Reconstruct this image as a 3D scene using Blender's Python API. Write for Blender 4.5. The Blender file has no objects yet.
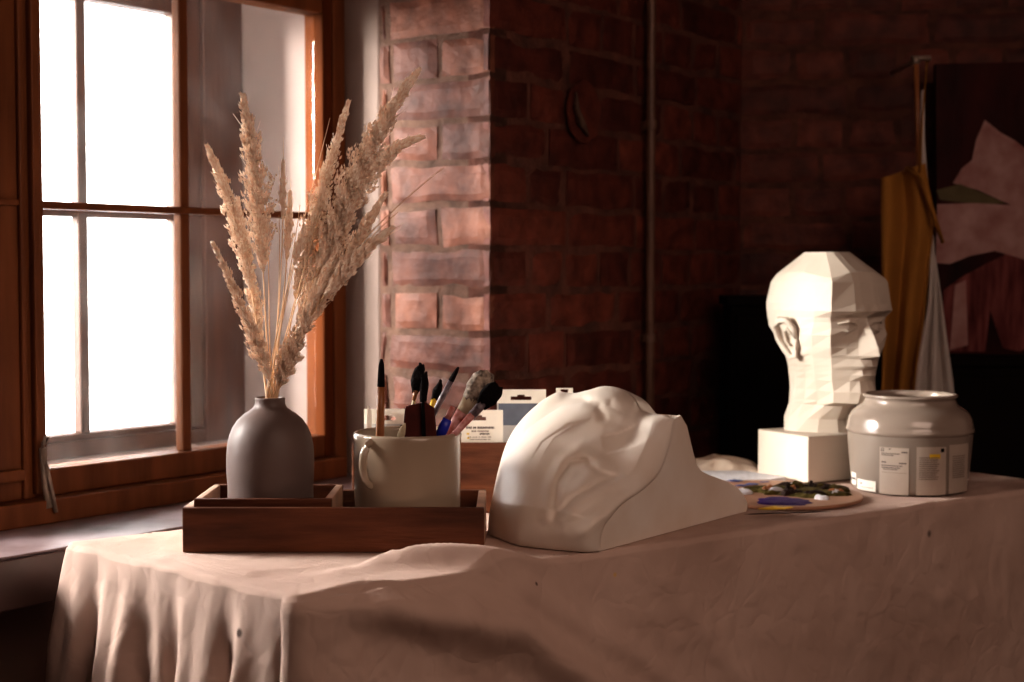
import bpy, bmesh, math, random
from mathutils import Vector, Matrix, noise
random.seed(7)
R = math.radians
scene = bpy.context.scene
COL = scene.collection

# ------------------------------------------------------------------ camera
F = 1500.0
CAMZ = 1.13
TH = math.atan((341 - 270) / F)
cam_d = bpy.data.cameras.new('camera'); cam = bpy.data.objects.new('camera', cam_d)
COL.objects.link(cam); scene.camera = cam
cam.location = (0, 0, CAMZ); cam.rotation_euler = (math.pi / 2 - TH, 0, 0)
cam_d.sensor_width = 36; cam_d.lens = F / 1024 * 36
cam_d.dof.use_dof = True; cam_d.dof.focus_distance = 2.06; cam_d.dof.aperture_fstop = 4.4
cam_d.clip_start = 0.02

def ray(px, py):
    u = (px - 512) / F; v = (341 - py) / F
    return Vector((u, math.cos(TH) + v * math.sin(TH), -math.sin(TH) + v * math.cos(TH)))
C0 = Vector((0, 0, CAMZ))
TZ = 0.75
def at(px, py, D):          # point seen at (px,py) whose world Y is D
    r = ray(px, py); return C0 + r * (D / r.y)
def G(px, py, z=TZ):        # point on a horizontal plane
    r = ray(px, py); return C0 + r * ((z - CAMZ) / r.z)
def onplane(px, py, p0, n):
    r = ray(px, py); return C0 + r * ((p0 - C0).dot(n) / r.dot(n))

# ------------------------------------------------------------------ materials
def mat(name, col, rough=0.6, var=0.12, scale=8.0, bump=0.0, bscale=60.0, col2=None, metal=0.0, spec=0.5,
        stretch=(1, 1, 1), coat=0.0, sss=0.0, detail=4.0):
    m = bpy.data.materials.new(name); m.use_nodes = True
    nt = m.node_tree; N = nt.nodes; L = nt.links
    b = N['Principled BSDF']
    tc = N.new('ShaderNodeTexCoord'); mp = N.new('ShaderNodeMapping'); mp.inputs['Scale'].default_value = stretch
    L.new(tc.outputs['Object'], mp.inputs['Vector'])
    nz = N.new('ShaderNodeTexNoise'); nz.inputs['Scale'].default_value = scale; nz.inputs['Detail'].default_value = detail
    L.new(mp.outputs[0], nz.inputs['Vector'])
    rp = N.new('ShaderNodeValToRGB')
    c2 = col2 if col2 else tuple(max(0, c * (1 - 2 * var)) for c in col)
    rp.color_ramp.elements[0].position = 0.3; rp.color_ramp.elements[0].color = (*c2, 1)
    rp.color_ramp.elements[1].position = 0.7; rp.color_ramp.elements[1].color = (*col, 1)
    L.new(nz.outputs['Fac'], rp.inputs['Fac']); L.new(rp.outputs[0], b.inputs['Base Color'])
    b.inputs['Roughness'].default_value = rough; b.inputs['Metallic'].default_value = metal
    b.inputs['Specular IOR Level'].default_value = spec
    b.inputs['Coat Weight'].default_value = coat; b.inputs['Coat Roughness'].default_value = 0.08
    if sss: 
        b.inputs['Subsurface Weight'].default_value = sss; b.inputs['Subsurface Scale'].default_value = 0.01
    if bump:
        n2 = N.new('ShaderNodeTexNoise'); n2.inputs['Scale'].default_value = bscale; n2.inputs['Detail'].default_value = 5
        L.new(mp.outputs[0], n2.inputs['Vector'])
        bp = N.new('ShaderNodeBump'); bp.inputs['Strength'].default_value = bump; bp.inputs['Distance'].default_value = 0.004
        L.new(n2.outputs['Fac'], bp.inputs['Height']); L.new(bp.outputs[0], b.inputs['Normal'])
    return m

def brick_mat(name, ca, cb, cc):
    m = bpy.data.materials.new(name); m.use_nodes = True
    nt = m.node_tree; N = nt.nodes; L = nt.links; b = N['Principled BSDF']
    geo = N.new('ShaderNodeNewGeometry'); tc = N.new('ShaderNodeTexCoord')
    rp = N.new('ShaderNodeValToRGB'); e = rp.color_ramp.elements
    e[0].color = (*ca, 1); e[1].color = (*cb, 1); k = e.new(0.5); k.color = (*cc, 1)
    L.new(geo.outputs['Random Per Island'], rp.inputs['Fac'])
    nz = N.new('ShaderNodeTexNoise'); nz.inputs['Scale'].default_value = 22; nz.inputs['Detail'].default_value = 8
    L.new(tc.outputs['Object'], nz.inputs['Vector'])
    mx = N.new('ShaderNodeMix'); mx.data_type = 'RGBA'; mx.blend_type = 'MULTIPLY'; mx.inputs[0].default_value = 1
    r2 = N.new('ShaderNodeValToRGB'); r2.color_ramp.elements[0].position = 0.3; r2.color_ramp.elements[1].position = 0.7
    r2.color_ramp.elements[0].color = (0.5, 0.42, 0.4, 1); r2.color_ramp.elements[1].color = (1.25, 1.15, 1.1, 1)
    L.new(nz.outputs['Fac'], r2.inputs['Fac'])
    L.new(rp.outputs[0], mx.inputs[6]); L.new(r2.outputs[0], mx.inputs[7]); L.new(mx.outputs[2], b.inputs['Base Color'])
    n2 = N.new('ShaderNodeTexNoise'); n2.inputs['Scale'].default_value = 45; n2.inputs['Detail'].default_value = 8
    L.new(tc.outputs['Object'], n2.inputs['Vector'])
    bp = N.new('ShaderNodeBump'); bp.inputs['Strength'].default_value = 0.6; bp.inputs['Distance'].default_value = 0.006
    L.new(n2.outputs['Fac'], bp.inputs['Height']); L.new(bp.outputs[0], b.inputs['Normal'])
    b.inputs['Roughness'].default_value = 0.62; b.inputs['Specular IOR Level'].default_value = 0.35
    return m

def glass_mat(name, dirt=0.08):
    m = bpy.data.materials.new(name); m.use_nodes = True
    nt = m.node_tree; N = nt.nodes; L = nt.links; N.remove(N['Principled BSDF']); out = N['Material Output']
    tr = N.new('ShaderNodeBsdfTransparent'); tr.inputs[0].default_value = (0.97, 0.97, 0.96, 1)
    gl = N.new('ShaderNodeBsdfGlossy'); gl.inputs['Roughness'].default_value = 0.03
    df = N.new('ShaderNodeBsdfTranslucent'); df.inputs[0].default_value = (0.8, 0.78, 0.75, 1)
    fr = N.new('ShaderNodeFresnel'); fr.inputs[0].default_value = 1.25
    nz = N.new('ShaderNodeTexNoise'); nz.inputs['Scale'].default_value = 9; nz.inputs['Detail'].default_value = 6
    tc = N.new('ShaderNodeTexCoord'); L.new(tc.outputs['Object'], nz.inputs['Vector'])
    mr = N.new('ShaderNodeMapRange'); mr.inputs['From Min'].default_value = 0.4; mr.inputs['From Max'].default_value = 0.75
    mr.inputs['To Min'].default_value = dirt * 0.4; mr.inputs['To Max'].default_value = dirt * 2
    L.new(nz.outputs['Fac'], mr.inputs['Value'])
    m1 = N.new('ShaderNodeMixShader'); m2 = N.new('ShaderNodeMixShader')
    L.new(mr.outputs[0], m1.inputs[0]); L.new(tr.outputs[0], m1.inputs[1]); L.new(df.outputs[0], m1.inputs[2])
    L.new(fr.outputs[0], m2.inputs[0]); L.new(m1.outputs[0], m2.inputs[1]); L.new(gl.outputs[0], m2.inputs[2])
    L.new(m2.outputs[0], out.inputs['Surface'])
    return m

def linen_mat(name, col, col2, spots=()):
    m = mat(name, col, rough=0.9, scale=5, col2=col2, spec=0.15)
    nt = m.node_tree; N = nt.nodes; L = nt.links; b = N['Principled BSDF']
    tc = N.new('ShaderNodeTexCoord')
    # weave: two crossed wave textures + crease noise
    hs = []
    for ax in ('X', 'Z'):
        w = N.new('ShaderNodeTexWave'); w.wave_type = 'BANDS'; w.bands_direction = ax
        w.inputs['Scale'].default_value = 260; w.inputs['Distortion'].default_value = 3; w.inputs['Detail'].default_value = 2
        w.inputs['Detail Scale'].default_value = 0.6
        L.new(tc.outputs['Object'], w.inputs['Vector']); hs.append(w.outputs['Fac'])
    ad = N.new('ShaderNodeMath'); ad.operation = 'ADD'; L.new(hs[0], ad.inputs[0]); L.new(hs[1], ad.inputs[1])
    vo = N.new('ShaderNodeTexNoise'); vo.noise_type = 'RIDGED_MULTIFRACTAL'
    vo.inputs['Scale'].default_value = 16; vo.inputs['Detail'].default_value = 5
    L.new(tc.outputs['Object'], vo.inputs['Vector'])
    b1 = N.new('ShaderNodeBump'); b1.inputs['Strength'].default_value = 0.5; b1.inputs['Distance'].default_value = 0.0009
    L.new(ad.outputs[0], b1.inputs['Height'])
    wn = N.new('ShaderNodeTexNoise'); wn.inputs['Scale'].default_value = 5; wn.inputs['Detail'].default_value = 3
    L.new(tc.outputs['Object'], wn.inputs['Vector'])
    wm = N.new('ShaderNodeMix'); wm.data_type = 'VECTOR'; wm.inputs[0].default_value = 0.22
    L.new(tc.outputs['Object'], wm.inputs[4]); L.new(wn.outputs['Color'], wm.inputs[5])
    vr = N.new('ShaderNodeTexVoronoi'); vr.feature = 'DISTANCE_TO_EDGE'; vr.inputs['Scale'].default_value = 24
    L.new(wm.outputs[1], vr.inputs['Vector'])
    vm = N.new('ShaderNodeMapRange'); vm.inputs['From Max'].default_value = 0.16; L.new(vr.outputs['Distance'], vm.inputs['Value'])
    b3 = N.new('ShaderNodeBump'); b3.inputs['Strength'].default_value = 0.16; b3.inputs['Distance'].default_value = 0.004
    L.new(vm.outputs[0], b3.inputs['Height']); L.new(b1.outputs[0], b3.inputs['Normal'])
    b2 = N.new('ShaderNodeBump'); b2.inputs['Strength'].default_value = 0.8; b2.inputs['Distance'].default_value = 0.008
    L.new(vo.outputs['Fac'], b2.inputs['Height']); L.new(b3.outputs[0], b2.inputs['Normal']); L.new(b2.outputs[0], b.inputs['Normal'])
    src = b.inputs['Base Color'].links[0].from_socket
    for p, r, c in spots:
        d = N.new('ShaderNodeVectorMath'); d.operation = 'DISTANCE'; d.inputs[1].default_value = p
        L.new(tc.outputs['Object'], d.inputs[0])
        mr = N.new('ShaderNodeMapRange'); mr.inputs['From Min'].default_value = r * 0.6; mr.inputs['From Max'].default_value = r * 1.2
        mr.inputs['To Min'].default_value = 0.85; mr.inputs['To Max'].default_value = 0.0
        L.new(d.outputs['Value'], mr.inputs['Value'])
        mx = N.new('ShaderNodeMix'); mx.data_type = 'RGBA'; mx.inputs[7].default_value = (*c, 1)
        L.new(mr.outputs[0], mx.inputs[0]); L.new(src, mx.inputs[6]); src = mx.outputs[2]
    L.new(src, b.inputs['Base Color'])
    return m

M = {}
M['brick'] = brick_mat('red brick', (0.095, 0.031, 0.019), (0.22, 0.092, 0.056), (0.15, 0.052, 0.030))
M['brick_dark'] = brick_mat('shaded red brick', (0.08, 0.019, 0.012), (0.16, 0.044, 0.027), (0.115, 0.029, 0.018))  # same brick, darkened: shade of the unlit walls is put into the colour
M['mortar_dark'] = mat('shaded mortar', (0.145, 0.052, 0.034), 0.9, 0.3, 20, 0.8, 90)  # mortar between the darkened bricks, wall shade mixed into its colour too
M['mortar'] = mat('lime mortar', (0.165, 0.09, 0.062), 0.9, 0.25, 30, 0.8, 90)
M['plaster_wall'] = mat('painted reveal plaster', (0.25, 0.175, 0.145), 0.7, 0.1, 5, 0.2, 30)
M['room_plaster'] = mat('dim room plaster', (0.22, 0.13, 0.10), 0.85, 0.15, 4, 0.2, 30)
M['wood_window'] = mat('varnished window wood', (0.20, 0.068, 0.022), 0.55, 0.2, 5, 0.15, 14, stretch=(6, 6, 0.8), col2=(0.11, 0.034, 0.010), spec=0.25)
M['stile'] = mat('lit window stile wood', (0.13, 0.034, 0.006), 0.8, 0.2, 6, stretch=(6, 6, .8), spec=0.1)  # window wood recoloured for the lit stile: its orange glow is in the colour
M['jamb'] = mat('dull jamb plaster', (0.34, 0.27, 0.25), 0.9, 0.1, 5, spec=0.1)
M['wood_sill'] = mat('worn sill paint', (0.085, 0.045, 0.038), 0.33, 0.2, 6, 0.35, 20, col2=(0.025, 0.012, 0.01), spec=0.7)
M['floor'] = mat('floor boards', (0.12, 0.05, 0.03), 0.5, 0.3, 4, 0.2, 20, stretch=(1, 8, 1))
M['outer_wood'] = mat('weathered outer wood', (0.10, 0.038, 0.02), 0.6, 0.2, 5, 0.2, 20, stretch=(6, 6, 0.8))
M['glass'] = glass_mat('window glass', 0.007)
M['iron'] = mat('old iron', (0.34, 0.27, 0.22), 0.45, 0.25, 40, 0.3, 90, metal=0.25)
M['pipe'] = mat('painted pipe', (0.15, 0.075, 0.05), 0.5, 0.2, 14)
M['black'] = mat('blackened wood', (0.010, 0.005, 0.004), 0.8, 0.2, 12, spec=0.1)
M['tray'] = mat('mango wood', (0.165, 0.055, 0.023), 0.6, 0.2, 5, 0.4, 26, stretch=(1.2, 8, 8), col2=(0.055, 0.016, 0.007), spec=0.3)
M['tray_edge'] = mat('pale sanded rim', (0.62, 0.40, 0.28), 0.5, 0.2, 20, 0.2, 40)
M['vase'] = mat('matte grey brown ceramic', (0.135, 0.095, 0.085), 0.5, 0.04, 20, 0.05, 200, spec=0.35)
M['mug'] = mat('glazed cream ceramic', (0.38, 0.30, 0.225), 0.22, 0.05, 6, coat=0.4)
M['plaster'] = mat('white plaster', (0.60, 0.53, 0.46), 0.6, 0.05, 7, 0.06, 70, col2=(0.53, 0.45, 0.38), spec=0.25)
M['plaster_eye'] = mat('smooth white plaster', (0.78, 0.72, 0.66), 0.38, 0.05, 9, 0.05, 60, col2=(0.68, 0.58, 0.49), spec=0.45)
M['jar'] = mat('glazed stoneware', (0.31, 0.25, 0.21), 0.13, 0.05, 5, coat=0.6)
M['jar_body'] = mat('salt glazed stoneware body', (0.27, 0.22, 0.185), 0.35, 0.06, 5, coat=0.2)
M['paper'] = mat('cream paper', (0.47, 0.39, 0.33), 0.6, 0.04, 30)
M['card'] = mat('white card', (0.85, 0.80, 0.72), 0.5, 0.03, 30)
M['print'] = mat('grey print', (0.10, 0.08, 0.08), 0.7, 0.1, 200)
M['faint'] = mat('pale grey print', (0.27, 0.22, 0.19), 0.7, 0.1, 200)
M['yellow'] = mat('yellow paint', (0.85, 0.55, 0.04), 0.45, 0.1, 60)
M['slate'] = mat('slate blue card', (0.13, 0.15, 0.20), 0.5, 0.1, 60)
M['greycard'] = mat('pale grey card', (0.55, 0.53, 0.52), 0.5, 0.05, 60)
M['straw'] = mat('dry straw', (0.85, 0.58, 0.36), 0.7, 0.15, 60)
M['plume'] = mat('dry grass seed', (0.95, 0.70, 0.49), 0.8, 0.12, 40, col2=(0.78, 0.50, 0.31), spec=0.2)
def plume_islands(m):
    nt = m.node_tree; N = nt.nodes; L = nt.links; g = N.new('ShaderNodeNewGeometry'); rp = [x for x in N if x.type == 'VALTORGB'][0]
    rp.color_ramp.elements[0].position = 0; rp.color_ramp.elements[1].position = 1
    rp.color_ramp.elements[0].color = (.76, .53, .39, 1); rp.color_ramp.elements[1].color = (1, .90, .79, 1)
    L.new(g.outputs['Random Per Island'], rp.inputs['Fac'])
plume_islands(M['plume'])
M['br_wood'] = mat('brush handle wood', (0.40, 0.16, 0.06), 0.4, 0.2, 40, stretch=(1, 1, .2))
M['br_dark'] = mat('dark paint crust', (0.012, 0.008, 0.008), 0.85, 0.3, 90, 0.8, 300, spec=0.1)
M['br_grey'] = mat('paint stained handle', (0.22, 0.17, 0.19), 0.4, 0.3, 120, col2=(0.03, 0.02, 0.03))
M['br_cream'] = mat('cream ferrule', (0.62, 0.52, 0.36), 0.4, 0.15, 60)
M['br_pink'] = mat('pink stained handle', (0.72, 0.42, 0.42), 0.4, 0.2, 90, col2=(0.35, 0.07, 0.04))
M['br_tip'] = mat('brush bristles', (0.62, 0.52, 0.42), 0.7, 0.3, 110, 0.6, 200, col2=(0.03, 0.02, 0.02))
M['maroon'] = mat('maroon lacquer', (0.085, 0.012, 0.008), 0.6, 0.2, 40, spec=0.2)
M['blue'] = mat('ultramarine paint', (0.02, 0.03, 0.42), 0.4, 0.1, 60)
M['pal_wood'] = mat('palette wood', (0.45, 0.24, 0.15), 0.5, 0.15, 9)
M['purple'] = mat('violet paint', (0.055, 0.02, 0.14), 0.6, 0.2, 60, 0.8, 80, spec=0.12)
M['olive'] = mat('olive paint', (0.13, 0.10, 0.03), 0.6, 0.35, 90, 1.0, 120, spec=0.12)
M['dkpaint'] = mat('umber paint', (0.05, 0.03, 0.025), 0.6, 0.3, 90, 1.0, 120, spec=0.12)
M['whitepaint'] = mat('whitish paint', (0.70, 0.68, 0.72), 0.4, 0.1, 50, 0.6, 100)
M['bluepaint'] = mat('dusty blue paint', (0.10, 0.12, 0.28), 0.4, 0.2, 60)
M['rag'] = linen_mat('pale rag', (0.66, 0.55, 0.46), (0.5, 0.38, 0.3))
M['ochre'] = mat('ochre cotton', (0.40, 0.19, 0.045), 0.85, 0.12, 6, 0.3, 50, spec=0.1)
M['whitecloth'] = mat('white cotton', (0.62, 0.56, 0.52), 0.85, 0.1, 6, 0.3, 50)
M['redpaint'] = mat('crimson painted canvas', (0.065, 0.010, 0.008), 0.5, 0.2, 9, 0.4, 60, col2=(0.010, 0.003, 0.003), stretch=(1, 1, 0.4), spec=0.08)
M['rosepaint'] = mat('rose white painted canvas', (0.50, 0.33, 0.31), 0.5, 0.2, 14, 0.5, 60, col2=(0.28, 0.12, 0.11), stretch=(1, 1, 1), spec=0.08)
M['greenpaint'] = mat('grey green painted canvas', (0.16, 0.13, 0.07), 0.5, 0.2, 14, 0.5, 60, spec=0.08)
M['mauvepaint'] = mat('mauve painted canvas', (0.25, 0.08, 0.075), 0.5, 0.2, 18, 0.5, 60, col2=(0.07, 0.012, 0.012), stretch=(3, 3, 0.5), spec=0.08)

# ------------------------------------------------------------------ mesh builder
class MB:
    def __init__(s): s.v = []; s.f = []; s.m = []
    def add(s, vs, fs, mi=0):
        o = len(s.v); s.v += [Vector(v) for v in vs]
        for f in fs: s.f.append(tuple(i + o for i in f)); s.m.append(mi)
    def box(s, lo, hi, mi=0, T=None):
        (x0, y0, z0), (x1, y1, z1) = lo, hi
        vs = [Vector(p) for p in ((x0,y0,z0),(x1,y0,z0),(x1,y1,z0),(x0,y1,z0),(x0,y0,z1),(x1,y0,z1),(x1,y1,z1),(x0,y1,z1))]
        if T: vs = [T @ v for v in vs]
        s.add(vs, [(0,3,2,1),(4,5,6,7),(0,1,5,4),(1,2,6,5),(2,3,7,6),(3,0,4,7)], mi)
    def tube(s, pts, rad, n=10, mi=0, flat=1.0, fdir=None):
        pts = [Vector(p) for p in pts]; vs = []; K = len(pts)
        if not hasattr(rad, '__len__'): rad = [rad] * K
        for i, p in enumerate(pts):
            t = (pts[min(i+1, K-1)] - pts[max(i-1, 0)]).normalized()
            a = Vector(fdir) if fdir else (Vector((0, 0, 1)) if abs(t.z) < 0.8 else Vector((1, 0, 0)))
            u = t.cross(a).normalized(); w = u.cross(t).normalized()
            for k in range(n):
                an = 2 * math.pi * k / n
                vs.append(p + (u * math.cos(an) + w * math.sin(an) * flat) * rad[i])
        fs = [(i*n+k, i*n+(k+1) % n, (i+1)*n+(k+1) % n, (i+1)*n+k) for i in range(K-1) for k in range(n)]
        fs.append(tuple(range(n))[::-1]); fs.append(tuple((K-1)*n + k for k in range(n)))
        s.add(vs, fs, mi)
    def lathe(s, prof, c=(0,0,0), n=64, mi=0, cap0=True, cap1=False):
        c = Vector(c); vs = []
        for r, z in prof:
            for k in range(n):
                a = 2 * math.pi * k / n; vs.append(c + Vector((r*math.cos(a), r*math.sin(a), z)))
        K = len(prof)
        fs = [(i*n+k, i*n+(k+1) % n, (i+1)*n+(k+1) % n, (i+1)*n+k) for i in range(K-1) for k in range(n)]
        if cap0: fs.append(tuple(range(n))[::-1])
        if cap1: fs.append(tuple((K-1)*n+k for k in range(n)))
        s.add(vs, fs, mi)
    def grid(s, P, mi=0, close=False):
        h = len(P); w = len(P[0]); vs = [p for r in P for p in r]
        fs = [(i*w+j, i*w+(j+1) % w, (i+1)*w+(j+1) % w, (i+1)*w+j) for i in range(h-1) for j in range(w if close else w-1)]
        s.add(vs, fs, mi)
    def build(s, name, mats, parent=None, smooth=False, bevel=0.0, origin=None, fix=True, segs=2):
        o = Vector(origin) if origin is not None else (parent.matrix_world.translation if parent else Vector())
        if parent: o = ROOT[parent.name]
        me = bpy.data.meshes.new(name)
        me.from_pydata([v - o for v in s.v], [], s.f)
        if not isinstance(mats, (list, tuple)): mats = [mats]
        for m in mats: me.materials.append(m)
        for p, mi in zip(me.polygons, s.m): p.material_index = mi; p.use_smooth = smooth
        if fix:
            bm = bmesh.new(); bm.from_mesh(me); bmesh.ops.recalc_face_normals(bm, faces=bm.faces[:]); bm.to_mesh(me); bm.free()
        ob = bpy.data.objects.new(name, me); COL.objects.link(ob)
        if parent: ob.parent = parent; ROOT[ob.name] = o
        else: ob.location = o; ROOT[ob.name] = o
        if bevel:
            b = ob.modifiers.new('bevel', 'BEVEL'); b.width = bevel; b.segments = segs; b.limit_method = 'ANGLE'; b.angle_limit = R(35)
            if smooth is False:
                pass
        return ob
ROOT = {}
def tag(o, label=None, cat=None, group=None, kind=None):
    if label: o['label'] = label
    if cat: o['category'] = cat
    if group: o['group'] = group
    if kind: o['kind'] = kind
    return o
def thing(name, loc, label=None, cat=None, group=None, kind=None):
    o = bpy.data.objects.new(name, None); COL.objects.link(o); o.location = loc; o.empty_display_size = 0.02
    ROOT[o.name] = Vector(loc); return tag(o, label, cat, group, kind)
def struct(mb, name, mats, parent=None, **k):
    o = mb.build(name, mats, parent, **k)
    if parent is None: o['kind'] = 'structure'
    return o

# ------------------------------------------------------------------ the room shell
d = Vector((0.604, 0.797, 0)).normalized(); n = Vector((0.797, -0.604, 0)).normalized()
TW = Matrix(((d.x, -n.x, 0, 0), (d.y, -n.y, 0, 0), (0, 0, 1, 0), (0, 0, 0, 1)))   # local (s along wall, o outwards, z)
WS, WO = 2.145, 1.676
H = 2.9
def wbox(mb, s0, s1, o0, o1, z0, z1, mi=0): mb.box((s0, o0, z0), (s1, o1, z1), mi, TW)

def brick_wall(name, T, L, z0, z1, header_first=False, ext=0.0, seed=1, kind=True):
    rnd = random.Random(seed); mb = MB(); ch = 0.078; row = 0; z = z0
    mb.box((0, 0.0, z0), (L, 0.05, z1), 1, T)
    while z < z1 - 0.02:
        hdr = (row % 2 == 0) ^ header_first
        x = -ext - (0.0 if hdr else 0.13 * 0) ; first = True
        while x < L:
            w = 0.118 if hdr else 0.245
            if not hdr and first and row % 4 == 1: w = 0.18
            if hdr and rnd.random() < 0.12: w = 0.245
            g = 0.010 + rnd.random() * 0.006
            x1 = min(x + w, L)
            if x1 - x > 0.025:
                pr = 0.002 + rnd.random() * 0.004
                lo = [x + (0 if first else g/2), -pr, z + g/2 + rnd.uniform(-.002, .002)]; hi = [x1 - g/2, 0.012, z + ch - g/2 + rnd.uniform(-.003, .003)]
                nx = max(2, int((hi[0]-lo[0]) / 0.02)); nz = 5
                # rounded, slightly uneven brick face
                P = []
                for j in range(nz + 1):
                    rowp = []
                    for i in range(nx + 1):
                        fx = i / nx; fz = j / nz
                        px = lo[0] + (hi[0]-lo[0]) * fx; pz = lo[2] + (hi[2]-lo[2]) * fz
                        e = min(fx * (hi[0]-lo[0]), (1-fx) * (hi[0]-lo[0]), fz * (hi[2]-lo[2]), (1-fz) * (hi[2]-lo[2]))
                        nn = noise.noise(Vector((px * 25, pz * 25, seed * 3.1))) * 0.0025
                        y = lo[1] + nn + (0.003 if e < 1e-5 else 0)
                        wob = noise.noise(Vector((px * 12, pz * 12, seed + 9))) * 0.007
                        rowp.append(T @ Vector((px + (wob if not (first and i == 0) else nn), y, pz + wob)))
                    P.append(rowp)
                W = nx + 1
                back = [[T @ Vector((lo[0] + (hi[0]-lo[0]) * i / nx, 0.012, lo[2] + (hi[2]-lo[2]) * j / nz)) for i in range(nx+1)] for j in range(nz+1)]
                vs = [p for r in P for p in r] + [p for r in back for p in r]; o = W * (nz + 1)
                fs = [(j*W+i, j*W+i+1, (j+1)*W+i+1, (j+1)*W+i) for j in range(nz) for i in range(nx)]
                for i in range(nx):
                    fs.append((i, o+i, o+i+1, i+1)); q = nz*W+i; fs.append((q, q+1, o+q+1, o+q))
                for j in range(nz):
                    a = j*W; b_ = (j+1)*W; fs.append((a, b_, o+b_, o+a)); a += nx; b_ += nx; fs.append((a, o+a, o+b_, b_))
                mb.add(vs, fs, 0)
            x = x1; first = False
        z += ch; row += 1
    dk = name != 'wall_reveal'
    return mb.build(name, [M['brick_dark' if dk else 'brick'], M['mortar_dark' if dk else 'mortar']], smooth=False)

def frame_T(p, xdir, ydir):
    return Matrix(((xdir.x, ydir.x, 0, p.x), (xdir.y, ydir.y, 0, p.y), (0, 0, 1, p.z), (0, 0, 0, 1)))
Z0 = 0.0
def wp(s, o, z=0): return d * s - n * o + Vector((0, 0, z))
# pier front (dark face right of the window)
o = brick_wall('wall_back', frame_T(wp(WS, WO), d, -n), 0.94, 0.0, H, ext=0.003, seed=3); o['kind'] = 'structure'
# reveal (lit face): starts at the outer arris and runs outwards towards the window
o = brick_wall('wall_reveal', frame_T(wp(WS, WO), -n, d), 0.268, 0.0, H, header_first=True, ext=0.002, seed=5); o['kind'] = 'structure'
# right hand wall beyond the room corner
cor = wp(WS + 0.94, WO); rd = Vector((math.cos(R(-5)), math.sin(R(-5)), 0)); rn = Vector((-rd.y, rd.x, 0))
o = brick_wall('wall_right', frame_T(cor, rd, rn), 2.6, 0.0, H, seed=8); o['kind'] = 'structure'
# window-side wall left of and above the niche, plain reveal strip by the frame
mb = MB()
wbox(mb, -2.6, 0.66, WO, 2.46, 0, H); wbox(mb, 0.66, 2.4, WO + .0, 2.46, 2.18, H)
wbox(mb, 0.66, 2.4, 2.02, 2.46, 0, 0.655)
struct(mb, 'wall_left', M['room_plaster'])
mb = MB(); wbox(mb, WS, WS + .35, 1.944, 2.46, 0.0, 2.18)
struct(mb, 'trim_1', M['plaster_wall'], bevel=0.004)
mb = MB(); wbox(mb, 2.127, WS, 2.09, 2.46, 0.70, 2.18); wbox(mb, .66, .73, 2.09, 2.46, .70, 2.18)
wbox(mb, .73, 2.115, 2.09, 2.46, 2.10, 2.18)
wbox(mb, .73, 2.115, 2.09, 2.60, .655, .785)
struct(mb, 'trim_2', M['jamb'])
mb = MB()
mb.box((-3.6, -2.6, -0.05), (3.6, 4.6, 0.0)); struct(mb, 'floor', M['floor'])
mb = MB(); mb.box((-3.6, -2.6, H), (3.6, 4.6, H + .05)); struct(mb, 'ceiling', M['room_plaster'])
mb = MB(); mb.box((-3.3, -2.5, 0), (3.2, -2.4, H)); struct(mb, 'wall_front', M['room_plaster'])
mb = MB(); mb.box((3.1, -2.5, 0), (3.2, 3.4, H)); struct(mb, 'wall_east', M['room_plaster'])
mb = MB(); mb.box((-3.3, -2.5, 0), (-3.2, -0.3, H)); mb.box((-3.3, -.4, 0), (-2.6, -.3, H)); struct(mb, 'wall_west', M['room_plaster'])
mb = MB(); mb.box((-3.6, 4.5, 0), (3.6, 4.6, H)); 
# sill
mb = MB(); wbox(mb, 0.66, WS + .0, 1.81, 2.09, 0.655, 0.726); wbox(mb, 0.66, WS, 1.816, 2.09, 0.726, 0.7302, 1)
M['sill_top'] = mat('worn skylit sill top', (0.30, 0.235, 0.25), 0.4, 0.2, 9, 0.4, 22, col2=(0.10, 0.06, 0.055), spec=0.6)  # worn top, paler and bluer than the front: sky light painted into the colour
struct(mb, 'trim_3', [M['wood_sill'], M['sill_top']], bevel=0.003)

# ------------------------------------------------------------------ windows
win = thing('window_1', wp(1.43, 2.06, .73), kind='structure')
def wmb(name, boxes, m, parent, bevel=0.003):
    mb = MB()
    for b in boxes: wbox(mb, *b)
    return mb.build(name, m, parent, bevel=bevel)
zb0, zb1, zt0, zt1 = .811, 1.234, 1.62, 1.69
fr = wmb('frame', [(.66, .73, 2.0, 2.09, .73, 2.18), (2.112, WS, 2.032, 2.09, .73, 2.18), (.73, 2.112, 2.0, 2.09, .73, .768),
              (.73, 2.112, 2.0, 2.09, 2.10, 2.18), (.73, 2.112, 2.005, 2.09, zt1, 1.74)], M['wood_window'], win)
for (a, b, mlist) in ((1.419, 2.112, [(1.748, 1.768)]), (.73, 1.408, [(1.04, 1.06)])):
    right = a > 1.4
    st = (a, a + .036) if right else (a, a + .05)
    en = (2.087, 2.112) if right else (1.325, b)
    sash = wmb('sash', [(st[0], st[1], 2.036, 2.086, .768, zt1),
                 (st[1], en[0], 2.036, 2.086, .768, zb0), (st[1], en[0], 2.036, 2.086, zt0, zt1)], M['wood_window'], win)
    wmb('stile', [(en[0], en[1], 2.036, 2.086, .768, zt1)], M['stile' if right else 'wood_window'], sash)
    for s0, s1 in mlist:
        wmb('muntin', [(s0, s1, 2.052, 2.072, zb0, zt0)], M['wood_window'], sash)
    wmb('muntin', [(st[1], en[0], 2.042, 2.078, zb1 - .006, zb1 + .006)], M['wood_window'], sash, 0.002)
    wmb('glass_pane', [(st[1], en[0], 2.060, 2.063, zb0, zt0)], M['glass'], sash, 0)
wmb('meeting_stile', [(1.408, 1.419, 2.03, 2.06, .768, zt1), (1.426, 1.441, 2.022, 2.036, .775, zt1)], M['wood_window'], win)
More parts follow.
